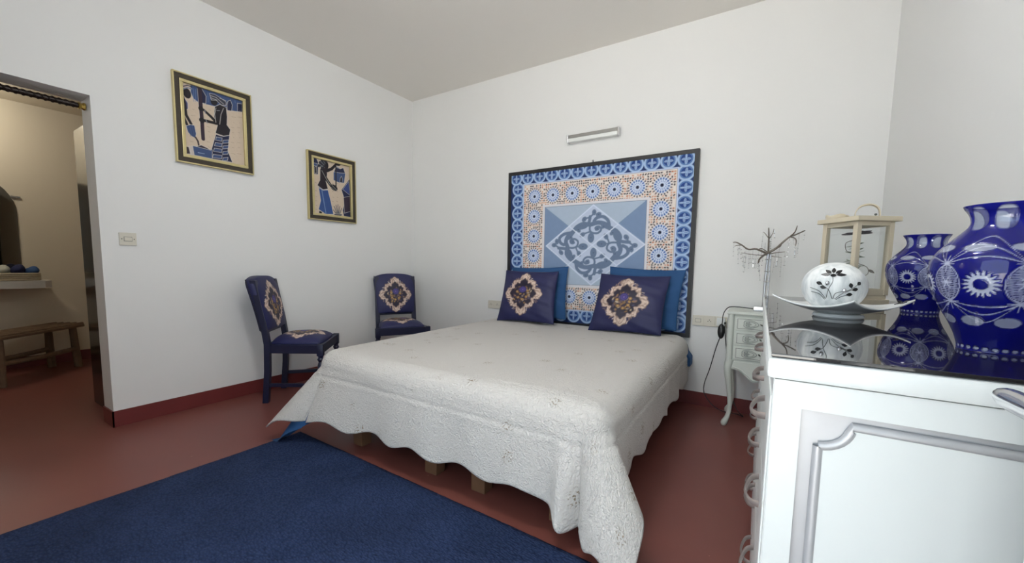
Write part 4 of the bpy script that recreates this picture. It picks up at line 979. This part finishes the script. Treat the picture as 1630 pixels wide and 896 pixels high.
# ------------------------------------------------------------------ things on the sideboard
def vase_mesh():
    Hh = .271; n = 300; mz = 190
    prof = [(0, .049), (.02, .0485), (.05, .0505), (.10, .054), (.18, .063), (.28, .077), (.38, .089), (.48, .0965), (.55, .0985), (.62, .0965), (.68, .089), (.73, .079), (.78, .067), (.83, .0555), (.87, .0495), (.90, .049), (.94, .0515), (.97, .0555), (1.0, .061)]
    t = np.linspace(0, 1, mz); pz = np.array([p[0] for p in prof]); pr_ = np.array([p[1] for p in prof])
    # smooth profile
    r = np.interp(t, pz, pr_); k = np.ones(9)/9; r = np.convolve(np.pad(r, 4, mode='edge'), k, 'valid')
    th = np.linspace(0, 2*PI, n, endpoint=False); TH, T = np.meshgrid(th, t); R = np.repeat(r[:, None], n, 1)
    cut = np.zeros_like(T); frost = np.zeros_like(T)
    def per(N, off=0): p = 2*PI/N; return (TH+off+p/2) % p-p/2
    px = .0016
    def put(d, fr):
        a = np.clip(.5-d/px, 0, 1); nonlocal cut, frost
        frost = np.where(a > .5, fr, frost); cut = np.maximum(cut, a)
    Z = T*Hh
    # neck windows, clear
    w = per(9)*R; zc = .905*Hh; put((np.maximum((np.abs(w)/.0125)**3+(np.abs(Z-zc)/.0205)**3, 1e-9)**(1/3.)-1)*.012, .10)
    # shoulder ovals
    w = per(9, .3)*R; put((np.sqrt((w/.021)**2+((Z-.705*Hh)/.0075)**2)-1)*.0075, .45)
    # lower ovals
    w = per(10, .1)*R; put((np.sqrt((w/.0155)**2+((Z-.215*Hh)/.0095)**2)-1)*.0095, .5)
    # foot beads
    w = per(26)*R; put(np.hypot(w/1.2, Z-.025*Hh)-.0032, .55)
    # belly: nodes, star flowers and sweeping bows
    NN = 6; P = 2*PI/NN
    zb = .48*Hh
    a = per(NN); x = a*R                      # node at x = 0
    for zn in (.60*Hh, .345*Hh):
        dx = x; dz = Z-zn; q = np.hypot(dx, dz); an = np.arctan2(dz, dx)
        put(q-(.004+.011*np.clip(np.cos(8*an), 0, 1)**3), .75)
    # lens between the two nodes
    hz = .1275*Hh; put(np.abs(np.hypot(np.abs(x)+.016, Z-.4725*Hh)-np.hypot(.016, hz))-.0011, .7)
    d_l = np.hypot(np.abs(x)+.016, Z-.4725*Hh)-np.hypot(.016, hz)
    hatch = (np.minimum(np.abs(((x+Z)/.0022) % 1-.5), np.abs(((x-Z)/.0022) % 1-.5))-.28)*.0022
    put(np.maximum(d_l+.002, hatch), .5)
    q = np.hypot(x, Z-.4725*Hh); an = np.arctan2(Z-.4725*Hh, x); put(q-(.003+.0095*np.clip(np.cos(6*an), 0, 1)**3), .85)
    # bows from node to node
    s_ = np.abs(a)/(P/2); half = P/2
    env = np.sin(np.clip(s_, 0, 1)*PI/2)
    for off in (0.0, .018, .036):
        put(np.abs(Z-(.60*Hh+(off+.0125)*env-.0*s_))-.0010, .75); put(np.abs(Z-(.345*Hh-(off*.8+.008)*env))-.0010, .75)
    # star flower in the middle
    w = per(NN, P/2)*R; q = np.hypot(w, Z-.465*Hh); an = np.arctan2(Z-.465*Hh, w)
    put(np.maximum(q-(.0200+.0042*np.cos(18*an)), .0098-q), .8)
    # cuts are ground in
    Rr = R-.0012*cut
    wall = .0035
    V = np.stack([Rr*np.cos(TH), Rr*np.sin(TH), Z], -1)
    ri = np.maximum(r-wall, .004); Vi = np.stack([ri[:, None]*np.cos(TH), ri[:, None]*np.sin(TH), np.maximum(Z, .008)], -1)
    def wrapF(off, flip):
        i = np.arange(n); j = np.arange(mz-1); I, J = np.meshgrid(i, j); a0 = (J*n+I).ravel()+off; b0 = (J*n+(I+1) % n).ravel()+off
        F = np.stack([a0, b0, b0+n, a0+n], 1); return F[:, ::-1] if flip else F
    N0 = n*mz; i = np.arange(n); top = (mz-1)*n
    rim = np.stack([top+i, top+(i+1) % n, N0+top+(i+1) % n, N0+top+i], 1)
    Vall = np.concatenate([V.reshape(-1, 3), Vi.reshape(-1, 3), [[0, 0, 0]], [[0, 0, .008]]])
    c1 = np.stack([(i+1) % n, i, np.full(n, 2*N0), np.full(n, 2*N0)], 1)
    return Vall, np.concatenate([wrapF(0, False), wrapF(N0, True), rim]), cut, frost, n, mz, r
def make_vase():
    Vall, F, cut, frost, n, mz, r = vase_mesh()
    N0 = n*mz
    col = np.zeros((len(Vall), 3)); col[:N0, 0] = cut.ravel(); col[:N0, 1] = frost.ravel(); col[N0:2*N0, 0] = 1.0; col[N0:2*N0, 1] = 0.03
    o = np_mesh('vase', Vall, F, M_vase, None, col=col, colname='cut')
    # closed foot
    bm = bmesh.new(); bm.from_mesh(o.data); bm.verts.ensure_lookup_table()
    for off in (0, N0):
        bm.faces.new([bm.verts[off+k] for k in range(n)])
    bm.to_mesh(o.data); bm.free()
    return o
v1 = make_vase(); v1.location = (3.985, -1.515, ZT+.0005); v1.rotation_euler = (0, 0, 1.45)
tag(v1, 'cobalt blue cut-glass vase farther back on the sideboard beside the cream lantern', 'vase', 'blue cut-glass vases')
v2 = v1.copy(); C.objects.link(v2); v2.location = (3.885, -2.372, ZT+.0005); v2.rotation_euler = (0, 0, 1.51)
tag(v2, 'cobalt blue cut-glass vase nearest the camera at right end of the sideboard', 'vase', 'blue cut-glass vases')

# dish
dish = thing('dish', 'white square ceramic dish with upturned corners under the patterned ball on sideboard', 'dish', (3.716, -1.885, ZT))
n = 60; U, V = np.meshgrid(np.linspace(-1, 1, n), np.linspace(-1, 1, n)); hs = .122
a45 = PI/4+.06
q = np.sqrt(U**2+V**2)/1.414
Xl = U*hs*(1-.06*(1-V**2)); Yl = V*hs*(1-.06*(1-U**2))
Xw = Xl*math.cos(a45)-Yl*math.sin(a45); Yw = Xl*math.sin(a45)+Yl*math.cos(a45)
Zw = .011+.043*q**2.2+.006*(U**2+V**2)*.5
V_, F_ = closed_slab(np.stack([Xw, Yw, Zw+.005], -1), np.stack([Xw, Yw, Zw], -1))
np_mesh('plate', V_, F_, M_ceramic, dish)
obj('foot_ring', G().lathe([(.060, 0), (.064, .004), (.060, .012), (.05, .014)], 40), M_ceramic, dish, smooth=True)
gg = G()
ctr = Vector((math.cos(a45-PI/4), math.sin(a45-PI/4), 0)); tan = Vector((-ctr.y, ctr.x, 0))
for k, (rr_, tt, an) in enumerate(((.128, .0, .3), (.138, .008, .9), (.138, -.008, -.4), (.15, .004, .5), (.146, -.004, 2.6))):
    b = ctr*rr_+tan*tt; z = .011+.043*(rr_/.172)**2.2+.012+.0
    gg.leaf((b.x, b.y, z+.002), (math.cos(an), math.sin(an), .35), .006, .016, (-.4, 0, 1), .001)
obj('painted_sprig', gg, M_black, dish)

# ball
ball = thing('decorative_ball', 'streaked white ceramic ball with dark flower sprigs resting in the square dish', 'ball', (3.700, -1.885, ZT+.0175))
BR, BH = .0815, .0765
obj('globe', G().ell((0, 0, BH), (BR, BR, BH), 48, 32), M_ball, ball, smooth=True)
dcam = math.atan2(CY+1.885, CX-3.722)
def on_ball(a, b, out=.0008):                # a: angle to the right as seen from the viewer, b: elevation
    ph = dcam+a; r = math.cos(b); e = 1+out/BR
    return Vector((BR*r*math.cos(ph)*e, BR*r*math.sin(ph)*e, BH+BH*math.sin(b)*e))
def b_leaf(gg, a, b, da, db, w):
    p0 = on_ball(a, b); p1 = on_ball(a+da, b+db); nn = (p0-Vector((0, 0, BH))).normalized()
    gg.leaf(p0, p1-p0, w, (p1-p0).length, nn, .0008)
def b_line(gg, pts, r=.0008):
    q = smooth_path([(a, b, 0) for a, b in pts], 6); gg.tube([on_ball(p.x, p.y) for p in q], r, 5)
gd = G()
for an in (-.05, .70, 1.57, 2.44, 3.19):
    b_leaf(gd, -.02+.09*math.cos(an), .53+.07*math.sin(an), .30*math.cos(an)*1.15, .26*math.sin(an)+.01, .0105)
gd.ell(on_ball(-.02, .50), (.007, .007, .005), 10, 6)
for a, b, da, db in ((-.52, .20, .20, -.07), (-.38, .03, .20, -.05), (.86, .24, -.12, -.12), (.50, .20, .04, -.20), (.76, -.02, -.20, -.05), (.60, -.23, -.20, -.03)):
    b_leaf(gd, a, b, da, db, .0105)
obj('flower_sprig', gd, M_black, ball)
gs = G()
b_line(gs, [(-.05, .48), (-.02, .25), (-.12, -.05), (-.18, -.40)]); b_line(gs, [(-.45, .18), (-.25, .05), (-.1, -.12), (.0, -.45)]); b_line(gs, [(.82, .20), (.45, -.08), (.1, -.2), (.03, -.45)])
b_line(gs, [(.58, -.05), (.3, -.2), (.08, -.45)]); b_line(gs, [(-.72, -.02), (-.4, -.15), (-.2, -.45)]); b_line(gs, [(-.68, -.18), (-.4, -.26), (-.24, -.48)]); b_line(gs, [(.6, -.25), (.3, -.32), (.12, -.48)])
obj('stem_lines', gs, M_greyline, ball)
for a, b in ((.33, -.10), (-.17, .17)): obj('rhinestone', G().ell(on_ball(a, b), (.0055, .0055, .0075), 8, 6), M_chrome, ball, smooth=True)

# lantern
lan = thing('lantern', 'cream wooden lantern with glass panes on the sideboard behind the white ball', 'lantern', (3.852, -1.15, ZT), math.radians(45-8))
hb_ = .074
obj('base', G().box(-.088, .088, -.088, .088, 0, .022, ch=.003), M_lantern, lan)
obj('sill', G().box(-.080, .080, -.080, .080, .022, .040, ch=.003), M_lantern, lan)
for sx in (-1, 1):
    for sy in (-1, 1): obj('post', G().box(sx*hb_-.010, sx*hb_+.010, sy*hb_-.010, sy*hb_+.010, .040, .352, ch=.002), M_lantern, lan)
for k in range(4):
    r_ = Matrix.Rotation(k*PI/2, 4, 'Z')
    obj('rail', G().box(-hb_+.01, hb_-.01, -hb_-.007, -hb_+.007, .040, .066, m=r_), M_lantern, lan); obj('rail', G().box(-hb_+.01, hb_-.01, -hb_-.007, -hb_+.007, .334, .352, m=r_), M_lantern, lan)
    obj('pane', G().box(-hb_+.01, hb_-.01, -hb_-.0012, -hb_+.0012, .066, .334, m=r_), M_glass, lan)
obj('roof', G().box(-.100, .100, -.100, .100, .352, .372, ch=.003), M_lantern, lan)
gg = G()                                     # the strap handle: a bent wooden band
vs = []; fs = []
for i in range(17):
    t = PI*i/16; x = .042*math.cos(t); z = .372+.060*math.sin(t)**.6
    for y in (-.022, .022):
        for k in (1, .92): vs.append((x*k, y, .372+(z-.372)*k))
for i in range(16):
    a = i*4; b = a+4
    fs += [(a, b, b+2, a+2), (a+1, a+3, b+3, b+1), (a, a+1, b+1, b), (a+2, b+2, b+3, a+3)]
gg.add(vs, fs, Matrix.Translation((.02, -.02, 0)) @ Matrix.Rotation(-.75, 4, 'Z')); obj('handle', gg, M_lantern, lan, smooth=True)
gg = G().tube([(-.075+.0*i, .03, .378) if False else (.0-.055+.042*math.cos(2*PI*i/20), .045+.03*math.sin(2*PI*i/20), .380+.004*math.sin(i)) for i in range(21)], .006, 8, cap=False, flat=1.6); obj('strap_ring', gg, M_lantern, lan, smooth=True)
obj('hasp', G().ell((.026, -.052, .384), (.005, .005, .005), 8, 6), M_greyline, lan)
spr = thing('dried_sprig', 'dried flower sprig with dark plum petals seen inside the cream lantern', 'dried flowers', (3.852, -1.15, ZT+.040))
st = smooth_path([(.0, 0, 0), (.01, .0, .10), (-.005, .0, .2), (0, 0, .272)], 5)
obj('stem', G().tube(st, .0035, 6), M_leafpale, spr, smooth=True)
gg = G()
for k in range(9): an = k*.7; gg.leaf((0, 0, .268), (math.cos(an), math.sin(an)*.7, .12*math.sin(k)), .022, .052, (0, .3, 1), .002)
obj('petals', gg, M_leafdark, spr)
gg = G()
for k in range(22):
    z = .09+.13*random.random(); an = random.uniform(0, 6.28); gg.leaf((0, 0, z), (math.cos(an), math.sin(an), random.uniform(-.3, .5)), .010, .036, (.2, .3, 1), .001)
obj('leaves', gg, M_leafpale, spr)
gg = G().tube(smooth_path([(0, 0, .13), (-.03, -.02, .11), (-.055, -.02, .10)], 5), .0013, 5).tube(smooth_path([(0, 0, .24), (-.035, -.01, .225), (-.03, -.01, .19), (0, 0, .185)], 5), .0013, 5).tube(smooth_path([(0, 0, .14), (.04, -.02, .12), (.045, -.02, .09), (.02, -.02, .075)], 5), .0013, 5)
gg.leaf((.045, -.02, .11), (.5, -.2, -.4), .012, .028, (0, 1, .3), .001); obj('tendrils', gg, M_twig, spr)

# ------------------------------------------------------------------ open leaf by the camera
dl = obj('door_1', G().box(3.762, 3.802, -3.62, -2.855, .005, 2.15, ch=.004), M_white); struct(dl)
obj('door_handle', G().tube(smooth_path([(3.764, -2.985, .972), (3.735, -2.982, .972), (3.726, -2.965, .972), (3.729, -2.93, .970), (3.728, -2.868, .969)], 5), [.0075]*8+[.0095]*6+[.0105]*5+[.009, .007][:2], 12, flat=1.1), M_chrome, dl, smooth=True)
obj('handle_plate', G().box(3.757, 3.763, -3.005, -2.965, .90, 1.08, ch=.002), M_chrome, dl)

# ------------------------------------------------------------------ beyond the doorway
d2 = obj('door_2', G().box(-.735, -.205, -2.665, -2.625, .006, 2.022, ch=.003), M_darkdoor); struct(d2)
rod = thing('curtain_rod', 'dark twisted curtain rod with brass end fixed across the doorway', 'curtain rod', (-.10, -2.74, 2.045))
tw = G().tube([(0, -.02, 0), (0, -.74, 0)], .0155, 12)
obj('rod', tw, mat('dark_bronze_rod', (38, 26, 20), .4, .3, var=.2), rod, smooth=True)
tw = G()
for k in range(2): tw.tube([(.0155*math.cos(k*PI+y*110), -.03-y, .0155*math.sin(k*PI+y*110)) for y in np.linspace(0, .70, 150)], .0042, 5)
obj('twist', tw, bpy.data.materials['dark_bronze_rod'], rod, smooth=True)
obj('end_cup', G().lathe([(.020, 0), (.023, .006), (.016, .02), (.021, .032), (.014, .036)], 20, Matrix.Translation((0, .0125, 0)) @ Matrix.Rotation(PI/2, 4, 'X')), M_brass, rod, smooth=True)

ct = obj('counter_shelf', G().prism([(0, 0), (.35, 0), (.35, 1.85), (.31, 1.9), (0, 1.9)], .072, Matrix.Translation((HX+.0005, -4.47, .812))), mat('white_stone', (206, 204, 198), .4, var=.04))
tag(ct, 'thick white stone shelf on the beige wall beyond the doorway', 'shelf')
bk = thing('basket', 'flat wicker basket of folded cloths on the white shelf beyond the doorway', 'basket', (-2.50, -2.83, .884))
for k in range(4): obj('woven_band', G().tube([(.125*math.copysign(abs(math.cos(t))**.45, math.cos(t)), .195*math.copysign(abs(math.sin(t))**.45, math.sin(t)), .012+.018*k) for t in [2*PI*i/36 for i in range(37)]], .0095, 7, cap=False), M_basket, bk, smooth=True)
obj('bottom', G().box(-.115, .115, -.185, .185, .001, .008), M_basket, bk)
def lump(name, c, r, m, label, cat, rz=0.0):
    gg = G().ell((0, 0, 0), r, 20, 12)
    gg.v = [(v[0]*(1+.12*math.sin(v[1]*40)), v[1], v[2]*(1+.15*math.sin(v[0]*50+v[1]*30))+.008*math.sin(v[1]*45)) for v in gg.v]
    o = obj(name, gg, m, smooth=True); o.location = c; o.rotation_euler = (0, 0, rz); tag(o, label, cat, 'cloths in the wicker basket')
lump('folded_cloth', (-2.49, -2.685, .975), (.085, .048, .042), M_bluecloth, 'denim blue rolled cloth at the right end of the wicker basket', 'cloth', .2)
lump('folded_cloth', (-2.49, -2.77, .985), (.09, .05, .048), M_navycloth, 'navy rolled cloth in the middle of the wicker basket', 'cloth', -.2)
lump('folded_cloth', (-2.50, -2.875, .98), (.09, .065, .045), M_greycloth, 'pale grey crumpled cloth at the left of the wicker basket', 'cloth')
mi = thing('arched_mirror', 'dark arched wall mirror above the white shelf beyond the doorway', 'mirror', (HX, -3.06, .89))
def arch(w, h, n=20):
    zs = h-w; return [(-w, 0), (w, 0)]+[(w*math.cos(PI*i/n), zs+w*1.05*math.sin(PI*i/n)) for i in range(n+1)]
mm = Matrix.Rotation(PI/2, 4, 'Z') @ Matrix.Rotation(PI/2, 4, 'X')
obj('glass', G().prism(arch(.345, 1.00), .006, mm @ Matrix.Translation((0, 0, .002))), M_mirror, mi)
obj('clip', G().box(.006, .016, .315, .375, .80, .815, ch=.002), M_chrome, mi)
# bench
bn = thing('bench', 'rustic wooden bench on round legs under the shelf beyond the doorway', 'bench', (-2.17, -2.80, 0), math.atan2(-.765, .644))
obj('seat', G().box(-.43, .43, -.15, .15, .405, .432, ch=.006), M_oldwood, bn)
for sx in (-.34, .34):
    for sy in (-.115, .115): obj('leg', G().tube([(sx*1.06, sy*1.05, 0), (sx*1.02, sy, .22), (sx, sy*.95, .405)], [.032, .030, .028], 8), M_oldwood, bn, smooth=True)
for sy in (-.12, .12): obj('side_rail', G().tube([(-.34, sy, .19), (0, sy+.004, .185), (.36, sy, .20)], .022, 8), M_oldwood, bn, smooth=True)
for k in range(5): obj('seat_pole', G().tube([(-.44, -.12+.06*k, .436), (0, -.12+.06*k+.004, .438), (.44, -.12+.06*k, .436)], .0145, 8), M_oldwood, bn, smooth=True)
cl = thing('added_ceiling_lamp', 'ceiling lamp added out of view to brighten the upper walls and bed', 'lamp', (2.55, -2.65, RH))  # fitting for the added bedroom bulb, out of view
obj('rose', G().lathe([(.06, -.025), (.065, -.02), (.065, -.001)], 24), M_white, cl, smooth=True)
obj('stem', G().tube([(0, 0, -.02), (0, 0, -.08)], .008, 8), M_chrome, cl)
# unseen ceiling lamp added to light the room beyond the doorway
hl = thing('added_ceiling_lamp', 'small round white ceiling lamp added out of view to light the room beyond the doorway', 'lamp', (-2.2, -3.25, HH))
obj('shade', G().lathe([(.02, -.06), (.09, -.055), (.12, -.03), (.12, -.002)], 24), simple_emit('added_lamp_glow', (255, 236, 208), 3.0), hl, smooth=True)
pt = bpy.data.lights.new('added_far_bulb', 'POINT'); pt.energy = 17; pt.color = (1.0, .96, .86); pt.shadow_soft_size = .1
po = bpy.data.objects.new('added_far_bulb', pt); po.location = (-2.2, -3.25, HH-.14); C.objects.link(po)
